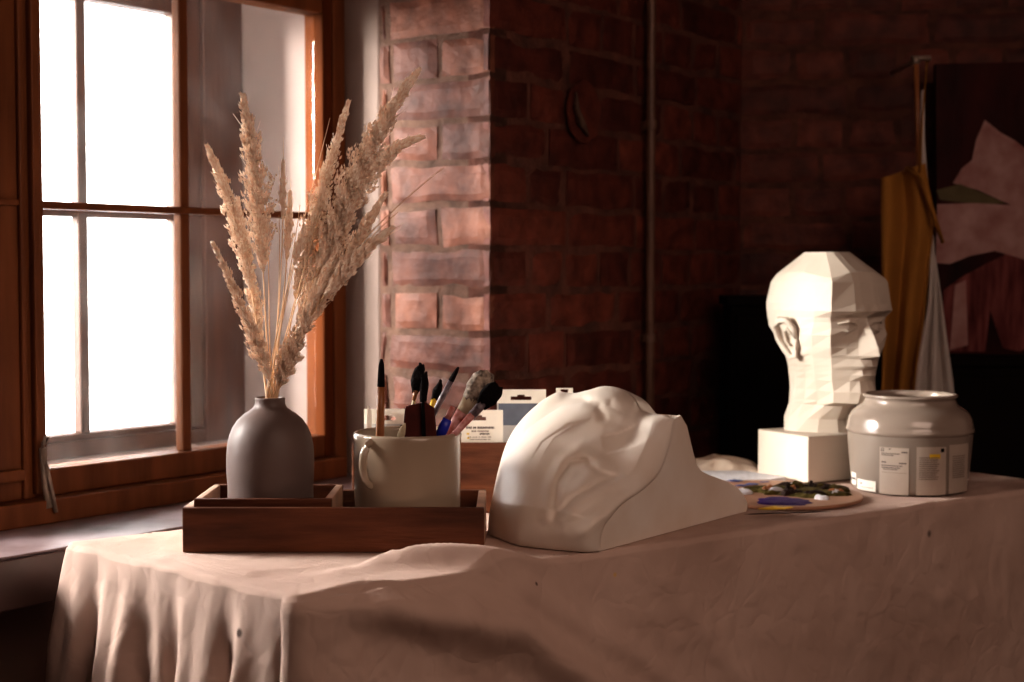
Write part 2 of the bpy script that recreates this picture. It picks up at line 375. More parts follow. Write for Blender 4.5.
wmb('shutter_bar', [(1.30, 1.404, 2.026, 2.036, 1.230, 1.240), (1.30, 1.404, 2.022, 2.036, .80, .818)], M['wood_window'], win, 0.002)
wmb('transom_glass', [(.73, 2.112, 2.06, 2.063, 1.74, 2.10)], M['glass'], win, 0)
# espagnolette hook at the foot of the stile
hk = MB()
hk.tube([wp(1.430, 2.012, .85), wp(1.430, 2.008, .79), wp(1.432, 2.0, .755)], [.006, .005, .006], 8)
hk.tube([wp(1.430, 2.012, .85), wp(1.426, 2.005, .858), wp(1.428, 2.002, .868), wp(1.434, 2.005, .866), wp(1.434, 2.01, .856)], .0035, 8)
hk.tube([wp(1.430, 2.004, .825), wp(1.436, 1.998, .78), wp(1.440, 1.994, .748)], .0035, 8)
hk.build('hook', M['iron'], win, smooth=True)
# outer window
w2 = thing('window_2', wp(1.62, 2.33, .785), kind='structure')
oframe = wmb('frame', [(.73, .79, 2.30, 2.36, .785, 2.10), (2.022, 2.125, 2.30, 2.36, .785, 2.10), (.79, 2.022, 2.30, 2.36, .785, .815),
                   (.79, 2.022, 2.30, 2.36, 2.05, 2.10), (1.52, 1.60, 2.30, 2.36, .815, 2.05)], M['outer_wood'], w2)
for a, b, mt in ((.79, 1.52, 1.15), (1.60, 2.022, 1.746)):
    sh = wmb('sash', [(a, a + .02, 2.31, 2.35, .815, 2.05), (b - .058, b, 2.31, 2.35, .815, 2.05), (a + .02, b - .02, 2.31, 2.35, .815, .827),
                      (a + .02, b - .02, 2.31, 2.35, 1.63, 1.70), (a + .02, b - .02, 2.31, 2.35, 2.02, 2.05)], M['outer_wood'], w2)
    wmb('muntin', [(mt - .018, mt + .003, 2.312, 2.335, .827, 2.02)], M['outer_wood'], sh)
    wmb('muntin', [(a + .02, b - .02, 2.314, 2.346, 1.228, 1.242)], M['outer_wood'], sh, 0.002)
    wmb('glass_pane', [(a + .02, b - .02, 2.330, 2.333, .827, 2.02)], M['glass'], sh, 0)

# pipe on the brick pier
pp = wp(2.648, WO - .028)
pipe = thing('wall_pipe', (pp.x, pp.y, 0), 'thin painted pipe running up the dark brick wall left of the corner', 'pipe')
mb = MB(); mb.tube([(pp.x, pp.y, 0), (pp.x, pp.y, H)], .0095, 14); mb.build('tube', M['pipe'], pipe, smooth=True)
for zz in (.98, 1.42, .5, 1.9):
    mb = MB(); mb.tube([(pp.x, pp.y, zz), (pp.x, pp.y, zz + .018)], .0135, 14); mb.box((0, 0, 0), (.012, .03, .016), 0, frame_T(Vector((pp.x, pp.y, zz)), d, -n))
    mb.build('clamp', M['pipe'], pipe)
# broken hollow with a pale crescent rim
def onw(px, py, off=0.0): return onplane(px, py, wp(0, WO - off), n)
hol = thing('wall_hollow', onw(583, 112, .012), 'dark round hollow with a pale crescent edge high on the brick pier', 'hollow')
mb = MB(); c = onw(583, 112, .012); ring = []
for k in range(28):
    a = 2*math.pi*k/28; rr = .045 + .005*noise.noise(Vector((k*.5, 0, 3)))
    ring.append(c + d*math.cos(a)*rr*1.25 + Vector((0, 0, math.sin(a)*rr*1.35)))
mb.add(ring + [p - n*.0 + n*.004 for p in ring], [tuple(range(28, 56))] + [(k, (k+1) % 28, 28+(k+1) % 28, 28+k) for k in range(28)])
mb.build('hollow', M['brick_dark'], hol)
mb = MB(); mb.tube([onw(576, 92, .02), onw(577, 108, .028), onw(581, 122, .028), onw(588, 136, .02)], [.003, .010, .010, .003], 10, flat=.6)
mb.build('crescent_rim', M['mortar'], hol, smooth=True)

# ------------------------------------------------------------------ table cloth
FL = Vector((-.253, 1.727)); FR = Vector((.985, 2.66)); BR = Vector((.685, 3.07)); BL = Vector((-.628, 2.085))
def perimeter(n_each, rad=.02):
    cs = [FL, FR, BR, BL]; pts = []; lens = 0
    for i in range(4):
        a = cs[i]; p = cs[i-1]; q = cs[(i+1) % 4]
        u = (p - a).normalized(); w = (q - a).normalized()
        c0 = a + u*rad; c1 = a + w*rad
        for k in range(8):
            t = k/8; pts.append((c0*(1-t)**2 + a*2*t*(1-t) + c1*t*t))
        e = q + (a - q).normalized()*rad; nn = n_each[i]
        for k in range(nn): pts.append(c1.lerp(e, k/nn))
    return pts
PER = perimeter([420, 150, 200, 260])
NP = len(PER)
cen = (FL + FR + BR + BL) / 4
arc = [0.0]
for i in range(1, NP): arc.append(arc[-1] + (PER[i] - PER[i-1]).length)
nor = []
for i in range(NP):
    t = (PER[(i+3) % NP] - PER[i-3]).normalized(); nor.append(Vector((t.y, -t.x)))
len_front = (FR - FL).length; total = arc[-1]
def seg_d(p, pl):
    best = 9; tb = 0
    for i in range(len(pl)-1):
        a, b = pl[i], pl[i+1]; ab = b - a; t = max(0, min(1, (p-a).dot(ab)/ab.length_squared)); q = a + ab*t
        dd = (p-q).length
        if dd < best: best = dd; tb = (i+t)/(len(pl)-1)
    return best, tb
g2 = lambda x, y: G(x, y).xy
ridges = [([g2(345, 572), g2(390, 567), g2(440, 566), g2(500, 565), g2(560, 562)], .030, .021),
          ([g2(296, 599), g2(360, 585), g2(440, 585)], .007, .016),
          ([g2(330, 566), g2(250, 574), g2(160, 552)], .004, .014),
          ([g2(470, 590), g2(540, 575), g2(600, 566)], .006, .014),
          ([g2(150, 531), g2(168, 524), g2(180, 527)], .006, .012)]
def topz(p):
    z = TZ + .0006*noise.noise(Vector((p.x*14, p.y*14, 0))) + .0005*abs(noise.noise(Vector((p.x*40, p.y*40, 6))))
    for pl, a, s in ridges:
        dd, t = seg_d(p, pl); z += a * math.exp(-(dd/s)**2) * math.sin(math.pi*min(max(t, .06), .94))
    e = max(0, 0.05 - min(seg_d(p, [FL, FR])[0], seg_d(p, [BL, FL])[0])) / .05
    z += .002*e*noise.noise(Vector((p.x*20, p.y*20, 5)))
    return z
P = []
for k in range(46):
    t = 1 - (1 - k/46)**1.5 if k else 0.0005
    row = []
    for i in range(NP):
        q = cen.lerp(PER[i] - nor[i]*.008, t); row.append(Vector((q.x, q.y, topz(q))))
    P.append(row)
for k, (off, dz) in enumerate(((-.004, -.0006), (-.001, -.003), (.0008, -.007))):
    P.append([Vector((PER[i].x + nor[i].x*off, PER[i].y + nor[i].y*off, topz(PER[i]) + dz)) for i in range(NP)])
fd = Vector((FR.x-FL.x, FR.y-FL.y)).normalized(); drape = []
for px, py in ((300, 604), (390, 606), (470, 616), (520, 638), (600, 684), (680, 740)):
    q = onplane(px, py, Vector((FL.x, FL.y, TZ)), Vector((fd.y, -fd.x, 0))); drape.append(Vector(((q.xy-FL).dot(fd), TZ - q.z)))
drape2 = [v + Vector((.10, -.01)) for v in drape[2:]]
def fold(i, dz):
    a = arc[i]; left = a > total - .53; g = min(1, dz/.14)
    if left:
        u = (a - (total - .50))      # 0 at BL .. .5 at FL
        f = .014*math.sin(u*46 + .8*math.sin(u*15)) + .007*math.sin(u*105 + 1 + dz*4) + .010*noise.noise(Vector((u*9, dz*2, 2)))
        f += .003*noise.noise(Vector((u*40, dz*14, 3))) + .003*abs(noise.noise(Vector((u*60 + dz*22, dz*22, 8))))
        flare = .13*max(0, 1 - u/.28) + .015
        return g*f + flare*dz
    f = .006*math.sin(a*13 + 1 + dz*6) + .012*noise.noise(Vector((a*3.2 + dz*2.2, dz*2.5, 7))) + .006*noise.noise(Vector((a*9 - dz*8, dz*5, 4)))
    # diagonal drape lines hanging from the near corner
    dv = 0
    if a < 1.0:
        dd, tt = seg_d(Vector((a, dz)), drape); dv += .034*math.exp(-(dd/.030)**2)*min(1, dz/.02)*min(1, tt*4+.1)
        dd, tt = seg_d(Vector((a, dz)), drape2); dv += .012*math.exp(-(dd/.02)**2)*min(1, dz/.03)
    for a0, k0, am, sg in ((.05, .25, .010, .03), (.55, .9, .010, .03)):
        x = a - a0 - k0*dz
        f += am*math.exp(-(x/sg)**2) * min(1, dz/.05)
    f += .0015*noise.noise(Vector((a*26, dz*20, 3))) + .0022*abs(noise.noise(Vector((a*45 + dz*30, dz*38, 8)))) + .0022*abs(noise.noise(Vector((a*60 - dz*40, dz*25, 11))))
    return g*f + dv + .03*dz
Nk = 80
for k in range(1, Nk+1):
    dz = .007 + (TZ - .04)*(k/Nk)**1.5
    P.append([Vector((PER[i].x + nor[i].x*(.001 + fold(i, dz)), PER[i].y + nor[i].y*(.001 + fold(i, dz)), topz(PER[i]) - dz + .003*noise.noise(Vector((arc[i]*9, dz*9, 1)))*min(1, dz*9))) for i in range(NP)])
mb = MB(); mb.grid(P, close=True); mb.add([Vector((cen.x, cen.y, topz(cen)))] + P[0], [(0, 1+i, 1+(i+1) % NP) for i in range(NP)])
def on_front(px, py): 
    nn = Vector((FR.y-FL.y, -(FR.x-FL.x), 0)).normalized(); return onplane(px, py, Vector((FL.x, FL.y, TZ)) + nn*.008, nn)
def on_left(px, py):
    nn = Vector((FL.y-BL.y, -(FL.x-BL.x), 0)).normalized(); return onplane(px, py, Vector((FL.x, FL.y, TZ)) + nn*.008, nn)
spots = [(on_front(932, 534), .0075, (.04, .03, .03)), (on_front(929, 511), .004, (.06, .05, .05)), (on_front(617, 575), .005, (.75, .45, .03)),
         (on_left(240, 633), .006, (.03, .015, .012)), (G(150, 533), .004, (.04, .02, .02)), (on_front(536, 584), .003, (.1, .07, .06)), (on_front(880, 506), .003, (.12, .1, .1))]
M['linen'] = linen_mat('washed linen', (0.66, 0.50, 0.43), (0.52, 0.375, 0.315), spots)
cl = mb.build('tablecloth', M['linen'], smooth=True)
tag(cl, 'wrinkled beige linen cloth draped over the long table', 'tablecloth')

# ------------------------------------------------------------------ trays
def tray(name, x0, x1, y0, y1, z0, z1, th, label, group=None):
    t = thing(name, ((x0+x1)/2, (y0+y1)/2, z0), label, 'tray', group)
    for a_, b_ in ((y0, y0+th), (y1-th, y1)):
        mb = MB(); mb.box((x0, a_, z0), (x1, b_, z1)); mb.build('long_side', M['tray'], t, bevel=.0015)
    for a_, b_ in ((x0, x0+th), (x1-th, x1)):
        mb = MB(); mb.box((a_, y0+th, z0), (b_, y1-th, z1)); mb.build('end_board', M['tray_edge'], t, bevel=.0015)
    mb = MB(); mb.box((x0+th, y0+th, z0), (x1-th, y1-th, z0+.009)); mb.build('base_board', M['tray'], t)
    return t
tray('wooden_tray', -.4427, -.0375, 2.0, 2.173, TZ + .0008, .811, .011, 'long low brown wooden tray holding the vase and the mug')
tray('small_wooden_tray', -.4300, -.2440, 2.014, 2.158, .7606, .821, .010, 'smaller wooden tray nested in the long tray under the vase')

# vase
vc = Vector((at(270.5, 470, 2.086).x, 2.086, .770))
vase = thing('ceramic_vase', vc, 'matte grey-brown bottle vase with narrow neck holding dried grasses', 'vase')
hz = lambda y, D: CAMZ + (270 - y) * D / F * 1.0
k = 2.086 / F
prof = [(0.0, 0), (.050, 0), (.0575, .004), (.0600, .015)]
for yy, hw in ((488, 42.6), (478, 43.3), (466, 43.8), (455, 43.6), (445, 42.8), (435, 40.6), (427, 37.3), (420, 32.5), (414, 26), (410.5, 20.5), (408, 17), (405, 15.2), (401, 14.8), (399, 15.1), (398, 15.0)):
    prof.append((hw*k, CAMZ + (270-yy)*k - vc.z))
top = prof[-1][1]
prof += [(13.6*k, top + .0008), (12.6*k, top), (12.2*k, top - .008), (15*k, top - .02), (30*k, top - .04), (.05, .06), (.05, .01), (0.001, .008)]
mb = MB(); mb.lathe(prof, vc, 72, cap0=False); mb.build('body', M['vase'], vase, smooth=True)

# ------------------------------------------------------------------ dried grass
def bez(P, t):
    P = [Vector(p) for p in P]
    while len(P) > 1: P = [P[i].lerp(P[i+1], t) for i in range(len(P)-1)]
    return P[0]
def spikelet(mb, p, dr, L, r):
    dr = dr.normalized(); a = dr.orthogonal().normalized(); b = dr.cross(a)
    m_ = p + dr*L*.42
    vs = [p, m_+a*r, m_+b*r, m_-a*r, m_-b*r, p+dr*L]
    mb.add(vs, [(0,1,2),(0,2,3),(0,3,4),(0,4,1),(5,2,1),(5,3,2),(5,4,3),(5,1,4)])
neck = Vector((vc.x, vc.y, vc.z + top))
def grass(name, label, pts, D, plume=None, width=12, count=800, stem=.0011, sp=(.0068, .0015), droop=.35, group='dried grass plumes in the vase', awns=0, seed=0):
    rnd = random.Random(seed*17+3)
    base = neck + Vector((rnd.uniform(-.006, .006) + (pts[0][0]-271)*k*.25, rnd.uniform(-.012, .012), 0))
    low = Vector((vc.x + (base.x-vc.x)*-1.5, vc.y + rnd.uniform(-.01, .01), vc.z + .02))
    W = [base] + [at(x, y, D if i else 2.086 + (D-2.086)*.35) for i, (x, y) in enumerate(pts)]
    t = thing(name, base, label, 'dried grass', group)
    line = [low] + [bez(W, i/22) for i in range(23)]
    mb = MB(); mb.tube(line, [stem*1.25] + [stem*(1.25 - .75*i/22) for i in range(23)], 6); mb.build('stem', M['straw'], t, smooth=True)
    if plume is not None:
        t0 = plume; mb = MB(); w = width*k*1.25; count = int(count*2.5)
        for i in range(count):
            s_ = rnd.random(); tt = t0 + (1-t0)*s_
            p = bez(W, tt); tg = (bez(W, min(1, tt+.02)) - bez(W, tt-.02)).normalized()
            env = min(1, s_/.28)**.7 * (1 - max(0, (s_-.35)/.65))**.75
            env = max(env, .05) * (.8 + .35*noise.noise(Vector((s_*9, seed*5.0, 1))) )
            a = tg.orthogonal().normalized(); b = tg.cross(a); ph = rnd.random()*6.283
            # clumps: branches leave the rachis in whorls
            q = (a*math.cos(ph) + b*math.sin(ph)); rr = w*env*math.sqrt(rnd.random())*(.65 + .5*math.sin(ph*3 + s_*48))
            pos = p + q*rr + tg*rr*.7
            spikelet(mb, pos, tg + q*droop*(.4+rnd.random()) + Vector((rnd.uniform(-.2, .2), rnd.uniform(-.2, .2), rnd.uniform(-.2, .2))), sp[0]*(.6+.7*rnd.random()), sp[1]*(.7+.6*rnd.random()))
        for j in range(14 if width > 5 else 0):      # branchlets
            s_ = .05 + .8*j/14; p = bez(W, t0+(1-t0)*s_); tg = (bez(W, min(1, t0+(1-t0)*s_+.03)) - p).normalized()
            a = tg.orthogonal().normalized(); b = tg.cross(a); ph = rnd.random()*6.283
            mb.tube([p, p + (a*math.cos(ph)+b*math.sin(ph))*w*.6 + tg*w*1.2], [.0004, .0002], 4)
        mb.build('plume', M['plume'], t)
    if awns:
        mb = MB(); 
        for i in range(awns):
            tt = plume + (1-plume)*rnd.random(); p = bez(W, tt); tg = (bez(W, min(1, tt+.02)) - bez(W, tt-.02)).normalized()
            q = tg + Vector((rnd.uniform(-.22, .22), rnd.uniform(-.22, .22), rnd.uniform(-.22, .22)))
            Lw = rnd.uniform(.03, .075); mb.tube([p, p + q*Lw*.5, p + q*Lw + Vector((0, 0, -.002))], [.0004, .0003, .00012], 4)
        mb.build('awns', M['straw'], t)
    return t
grass('pampas_stalk', 'tallest dried plume in the left half, upright and pointed', [(262, 330), (268, 230), (243, 97)], 2.07, .50, 17, 1500, seed=1)
grass('pampas_stalk', 'left-leaning dried plume with the leftmost tip', [(258, 330), (248, 235), (208, 148)], 2.11, .46, 11, 1100, seed=2)
grass('pampas_stalk', 'lowest left dried plume hanging beside the window pane', [(272, 385), (262, 350), (214, 245)], 2.05, .28, 9, 900, seed=3)
grass('pampas_stalk', 'short dried plume between the leftmost plume and the tall upright one', [(262, 360), (255, 300), (238, 200)], 2.13, .35, 8, 700, seed=4)
grass('pampas_stalk', 'thickest dried plume reaching highest to the upper right', [(290, 330), (335, 235), (345, 170), (418, 71)], 2.05, .42, 18, 2400, seed=5)
grass('pampas_stalk', 'dried plume whose tip stands left of the thickest right plume', [(288, 330), (305, 245), (348, 104)], 2.12, .42, 13, 1300, seed=6)
grass('pampas_stalk', 'dried plume bending furthest right below the topmost tip', [(296, 320), (345, 235), (356, 150), (421, 138)], 2.12, .52, 11, 1000, seed=7)
grass('pampas_stalk', 'broad dried plume in the middle of the right-hand bunch', [(290, 340), (318, 290), (362, 175)], 2.08, .40, 17, 1700, seed=8)
grass('pampas_stalk', 'dried plume reaching down to the vase neck on the right', [(282, 380), (292, 345), (335, 250)], 2.05, .12, 11, 1500, seed=9)
grass('pampas_stalk', 'wispy dried plume in front of the dark window casing', [(286, 370), (318, 300), (385, 195)], 2.10, .50, 12, 900, seed=15)
grass('wheat_ear', 'bristly ear with long awns at the lower right of the bunch', [(290, 350), (318, 285), (387, 232)], 2.03, .62, 7.5, 520, sp=(.012, .0021), droop=.2, awns=22, group='cereal ears in the vase', seed=10)
grass('wheat_ear', 'slim upright ear in the centre gap of the bunch', [(277, 350), (284, 260), (283, 165)], 2.06, .80, 3, 160, sp=(.009, .0012), droop=.15, awns=3, group='cereal ears in the vase', seed=11)
grass('wheat_ear', 'plump brown ear just right of the slim upright ear', [(279, 340), (288, 270), (290, 195)], 2.10, .70, 4.5, 300, sp=(.008, .0013), droop=.15, awns=5, group='cereal ears in the vase', seed=12)
grass('wheat_ear', 'small drooping ear low in the centre gap', [(280, 330), (291, 270), (303, 232)], 2.04, .74, 4, 200, sp=(.009, .0013), droop=.15, awns=3, group='cereal ears in the vase', seed=13)
thin = [((276, 320), (297, 250), (330, 118)), ((285, 340), (300, 280), (318, 220)), ((282, 330), (310, 270), (345, 190)), ((268, 340), (270, 280), (266, 190)),
        ((279, 350), (296, 300), (312, 235)), ((290, 340), (330, 270), (398, 212)), ((284, 345), (325, 260), (443, 168)), ((276, 340), (281, 290), (279, 215)), ((274, 350), (290, 280), (300, 205))]
for i, t_ in enumerate(thin):
    grass('grass_stem', 'bare thin straw stem standing among the dried plumes', list(t_), 2.03 + .02*(i % 5), stem=.0009, group='bare straw stems in the vase', seed=30+i)

# ------------------------------------------------------------------ mug with brushes
mc = Vector((at(407.5, 440, 2.088).x, 2.088, .7600)); mr_ = .0752; mz = .905
mug = thing('ceramic_mug', mc, 'wide cream glazed mug with ear handle holding paintbrushes', 'mug')
h = mz - mc.z
prof = [(0, 0), (.060, 0), (.068, .003), (.0725, .010), (.0740, .03), (.0748, .08), (mr_, h-.01), (mr_+.0004, h-.004), (mr_-.0012, h-.0008), (mr_-.003, h), (mr_-.005, h-.0012), (mr_-.006, h-.006), (mr_-.007, .03), (.060, .012), (.001, .009)]
mb = MB(); mb.lathe(prof, mc, 80, cap0=False); mb.build('body', M['mug'], mug, smooth=True)
ha = R(-128); hd = Vector((math.cos(ha), math.sin(ha), 0)); pts = []
for i in range(17):
    a = math.pi * (i/16); 
    pts.append(mc + hd*(mr_-.004 + .019*math.sin(a)) + Vector((0, 0, .107 + .030*math.cos(a))))
mb = MB(); mb.tube(pts, .0042, 12, flat=1.3); mb.build('handle', M['mug'], mug, smooth=True)

def brush(label, low, tip, D, segs, name='paint_brush', cat='brush', flat=None, Dtip=None):
    """segs: list of (part name, material, [(t, radius_px)...], flat)"""
    a = at(low[0], low[1], D); b = at(tip[0], tip[1], Dtip or D)
    u = (a - b).normalized(); bot = a + u * ((a.z - .776) / max(.25, -u.z))
    # stay inside the mug
    dd = Vector((bot.x-mc.x, bot.y-mc.y, 0))
    s = 0
    while dd.length > .062 and s < 60:
        bot -= u*.003; dd = Vector((bot.x-mc.x, bot.y-mc.y, 0)); s += 1
    t = thing(name, bot, label, cat)
    for i, (pn, mm, ts, fl) in enumerate(segs):
        pts = []; rad = []
        for (tt, r) in ts:
            pts.append(bot if tt < 0 else a.lerp(b, tt)); rad.append(r*D/F)
        mb = MB(); mb.tube(pts, rad, 14, flat=fl, fdir=(0, 1, 0))
        if pn == 'bristles':
            mb.v = [v + Vector((random.uniform(-1, 1), random.uniform(-1, 1), random.uniform(-1.5, 1.5)))*max(rad)*.17 for v in mb.v]
        mb.build(pn, M[mm], t, smooth=True)
    return t
brush('upright brown wooden handle with black end at the left of the mug', (380, 437), (381.5, 359), 2.075,
      [('handle', 'br_wood', [(-1, 4.6), (0, 4.4), (.35, 4.0), (.645, 3.6)], 1), ('dark_end', 'br_dark', [(.645, 3.8), (.8, 3.4), (.93, 2.8), (1, 1.2)], 1)])
brush('thin ochre-handled brush with ragged black bristles left of centre in the mug', (407, 437), (421, 364), 2.13,
      [('handle', 'br_cream', [(-1, 1.6), (0, 1.7), (.55, 1.9)], 1), ('ferrule', 'br_wood', [(.50, 2.2), (.64, 2.6)], 1), ('bristles', 'br_dark', [(.60, 2.8), (.68, 5.0), (.76, 6.4), (.84, 6.2), (.92, 4.6), (1, 2.0)], .5)])
brush('thin dark brush standing straight up behind the maroon flat brush', (420, 437), (426, 372), 2.10,
      [('handle', 'br_cream', [(-1, 1.6), (0, 1.7), (.45, 1.9)], 1), ('bristles', 'br_dark', [(.42, 2), (.60, 3.4), (.8, 4.4), (.92, 2.8), (1, .8)], .6)])
brush('small round brush with yellow ferrule and black tip in mug', (421, 437), (441, 380), 2.11,
      [('handle', 'br_cream', [(-1, 1.4), (0, 1.5), (.45, 1.8)], 1), ('ferrule', 'yellow', [(.40, 2.0), (.68, 2.9)], 1), ('bristles', 'br_dark', [(.66, 2.9), (.8, 4.0), (.92, 2.8), (1, .6)], 1)])
brush('slim grey painted stick leaning right behind the blue brush', (421, 437), (458.5, 367), 2.12,
      [('handle', 'br_grey', [(-1, 3), (0, 3.1), (.55, 3.0), (.82, 2.6)], 1), ('dark_end', 'br_dark', [(.80, 2.8), (.93, 2.3), (1, 1.0)], 1)])
brush('big flat brush with cream ferrule and white and black bristles', (446, 438), (488, 373), 2.09,
      [('handle', 'br_pink', [(-1, 3.5), (0, 4.5), (.22, 6.0), (.40, 6.8)], .55), ('ferrule', 'br_cream', [(.36, 6.5), (.62, 8.5)], .45), ('bristles', 'br_tip', [(.58, 8.6), (.75, 11), (.90, 11.5), (1, 7)], .4)])
brush('flat brush with black bristles lowest at the right of the mug', (451, 438), (499, 386), 2.06,
      [('handle', 'br_pink', [(-1, 2.6), (0, 3), (.45, 4.0)], .7), ('ferrule', 'br_grey', [(.42, 4.4), (.68, 5.0)], .5), ('bristles', 'br_dark', [(.62, 5.2), (.78, 9), (.92, 10), (1, 4)], .45)])
brush('short brush with ultramarine blue ferrule at the mug rim', (438, 440), (448, 418), 2.045,
      [('handle', 'br_pink', [(-1, 2), (0, 4)], 1), ('ferrule', 'blue', [(0, 4.6), (.6, 5.4), (.95, 4.4)], .6), ('bristles', 'br_pink', [(.9, 3.6), (1.5, 2.6)], .5)])
# maroon flat paddle with a dark stick
t = thing('flat_brush', (mc.x + .012, mc.y - .05, .80), 'wide maroon flat brush lying against the front rim of the mug', 'brush')
c_ = [at(402, 441, 2.036), at(437, 441, 2.036), at(434, 409, 2.045), at(424, 402, 2.047), at(405, 407, 2.045)]
mb = MB(); off = Vector((0, .014, 0)); nn_ = 5
mb.add(c_ + [p + off for p in c_], [tuple(range(nn_))[::-1], tuple(range(nn_, 2*nn_))] + [(i, (i+1) % nn_, nn_+(i+1) % nn_, nn_+i) for i in range(nn_)])
mb.box((c_[0].x+.004, 2.037, .80), (c_[1].x-.004, 2.049, c_[0].z+.004))
mb.build('block', M['maroon'], t, bevel=.0015)
mb = MB(); mb.tube([at(424, 437, 2.033), at(423, 404, 2.04), at(422, 374, 2.045)], [.0028, .0022, .0014], 8); mb.build('handle', M['br_dark'], t, smooth=True)
brush('small cream leaf-shaped palette knife tip at the mug rim', (399, 441), (405, 423), 2.035,
      [('handle', 'br_cream', [(-1, 1.5), (0, 2)], 1), ('blade', 'br_cream', [(0, 3.2), (.45, 3.8), (.8, 2.2), (1, .8)], .3)], name='palette_knife', cat='palette knife')

# ------------------------------------------------------------------ wooden organiser with boxed pencils behind
yb = 2.33
x0 = at(352, 480, yb).x; x1 = at(560, 480, yb).x; ztop = at(480, 443, yb).z
ob = thing('wooden_box', ((x0+x1)/2, yb+.05, TZ), 'plain brown wooden box behind the mug holding card packets', 'box')
mb = MB(); z_ = TZ+.0008; mb.box((x0, yb, z_), (x1, yb+.01, ztop)); mb.box((x0, yb+.10, z_), (x1, yb+.11, ztop))
mb.box((x0, yb+.01, z_), (x0+.01, yb+.10, ztop)); mb.box((x1-.01, yb+.01, z_), (x1, yb+.10, ztop)); mb.build('side_boards', M['tray'], ob, bevel=.001)
mb = MB(); mb.box((x0+.01, yb+.01, z_), (x1-.01, yb+.10, z_+.008)); mb.build('base_board', M['tray'], ob)
def packet(label, pxl, pxr, pyt, D, body, tab_h=14, hole=(.3, .7), bands=(), lines=(), th=.012):
    a = at(pxl, pyt, D); b = at(pxr, pyt, D); kk = D/F; zt = a.z; zt2 = zt - tab_h*kk; w = b.x-a.x
    t = thing('card_packet', ((a.x+b.x)/2, D, z_+.008), label, 'packet', 'hanging card packets in the wooden box')
    mb = MB(); mb.box((a.x, D, z_+.0085), (b.x, D+th, zt2)); 
    for (f0, f1, h0, h1, mi) in bands: mb.box((a.x+w*f0, D-.0005, zt2-h1*kk), (a.x+w*f1, D+.001, zt2-h0*kk), mi)
    mb.build('carton', [M[body], M['slate'], M['greycard'], M['br_dark'], M['print'], M['faint'], M['yellow']], t)
    mb = MB(); hx0 = a.x+w*hole[0]; hx1 = a.x+w*hole[1]; hz0 = zt2+3.4*kk; hz1 = hz0+3.6*kk; y1 = D+.0015
    mb.box((a.x, D, zt2), (b.x, y1, hz0)); mb.box((a.x, D, hz0), (hx0, y1, hz1)); mb.box((hx1, D, hz0), (b.x, y1, hz1))
    xm = (hx0+hx1)/2; mb.box((a.x, D, hz1), (xm-.006, y1, zt)); mb.box((xm+.006, D, hz1), (b.x, y1, zt)); mb.box((xm-.006, D, hz1+1.7*kk), (xm+.006, y1, zt))
    mb.build('hang_tab', M['card'], t)
    return t
rn_ = random.Random(4)
def textline(f0, f1, h0, h1, mi):      # a row of letter-sized marks
    out = []; x = f0
    while x < f1:
        w_ = rn_.uniform(.022, .034); out.append((x, min(x+w_, f1), h0+rn_.uniform(0, .25), h1-rn_.uniform(0, .25), mi)); x += w_ + (.008 if rn_.random() < .85 else .03)
    return out
packet('white hanging packet with grey band behind the left of the mug', 364, 408, 409, 2.36, 'greycard', 15, (.38, .72), [(0, 1, 0, 6, 2), (.82, 1, 1, 7, 3)])
packet('cream hanging packet with lines of small print right of the mug', 458, 503, 410, 2.345, 'card', 14, (.28, .62),
       textline(.18, .80, 2.6, 5.0, 4) + textline(.30, .68, 6.4, 8.2, 5) + textline(.48, .70, 9.0, 11.0, 4) + textline(.22, .74, 12.8, 13.8, 5) + textline(.26, .72, 15.2, 16.2, 5) + [(.19, .25, 9.2, 10.8, 6), (.2, .25, 13.6, 15, 6)])
packet('taller white and slate hanging packet between mug and plaster eye', 497, 546, 389.5, 2.40, 'greycard', 14, (.28, .70), [(0.03, 1, 0, 22, 1), (0, .03, 0, 22, 2)], th=.014)
packet('white packet whose top corner peeks over the plaster eye', 556, 573, 388, 2.40, 'card', 10, (.3, .7), [(0, 1, 0, 30, 2)])
t = thing('folded_leaflet', at(369, 440, 2.35), 'white folded leaflet standing at the left end of the wooden box', 'leaflet')
mb = MB(); q = [at(363, 442, 2.345), at(373, 442, 2.352), at(371.5, 411, 2.352), at(367.5, 406, 2.347)]
q = [Vector((q[0].x, q[0].y, z_+.009)), Vector((q[1].x, q[1].y, z_+.009)), q[2], q[3]]
mb.add(q + [p+Vector((0, .004, 0)) for p in q], [(3,2,1,0), (4,5,6,7)] + [(i, (i+1) % 4, 4+(i+1) % 4, 4+i) for i in range(4)]); mb.build('sheet', M['card'], t)

# ------------------------------------------------------------------ plaster eye relief
e0 = G(600, 552); e1 = G(747, 512)
cd = (e1 - e0).normalized(); em = Vector((cd.y, -cd.x, 0))       # cd along the cut face, em outward (towards camera right)
def interp(pl, t):
    K = len(pl)-1; x = t*K; i = min(int(x), K-1); f = x-i
    p0, p1, p2, p3 = pl[max(i-1, 0)], pl[i], pl[i+1], pl[min(i+2, K)]
    return tuple(.5*((2*b) + (-a+c)*f + (2*a-5*b+4*c-dd)*f*f + (-a+3*b-3*c+dd)*f**3) for a, b, c, dd in zip(p0, p1, p2, p3))
cL = [(488, 535), (489, 515), (493, 494), (499, 467), (508, 440), (523, 418), (543, 400), (559, 391)]
cB = [(488, 535), (505, 542), (522, 547), (558, 551), (585, 553), (600, 552)]
cT = [(559, 391), (574, 393), (588, 390), (605, 386), (622, 389), (634, 398), (641, 410), (652, 413.5), (664, 415), (674, 419)]
cR = [(600, 552), (602, 532), (611, 517), (625, 502), (643, 490), (658, 475), (666, 458), (672, 436), (674, 419)]
lerp2 = lambda a, b, t: tuple(x*(1-t)+y*t for x, y in zip(a, b))
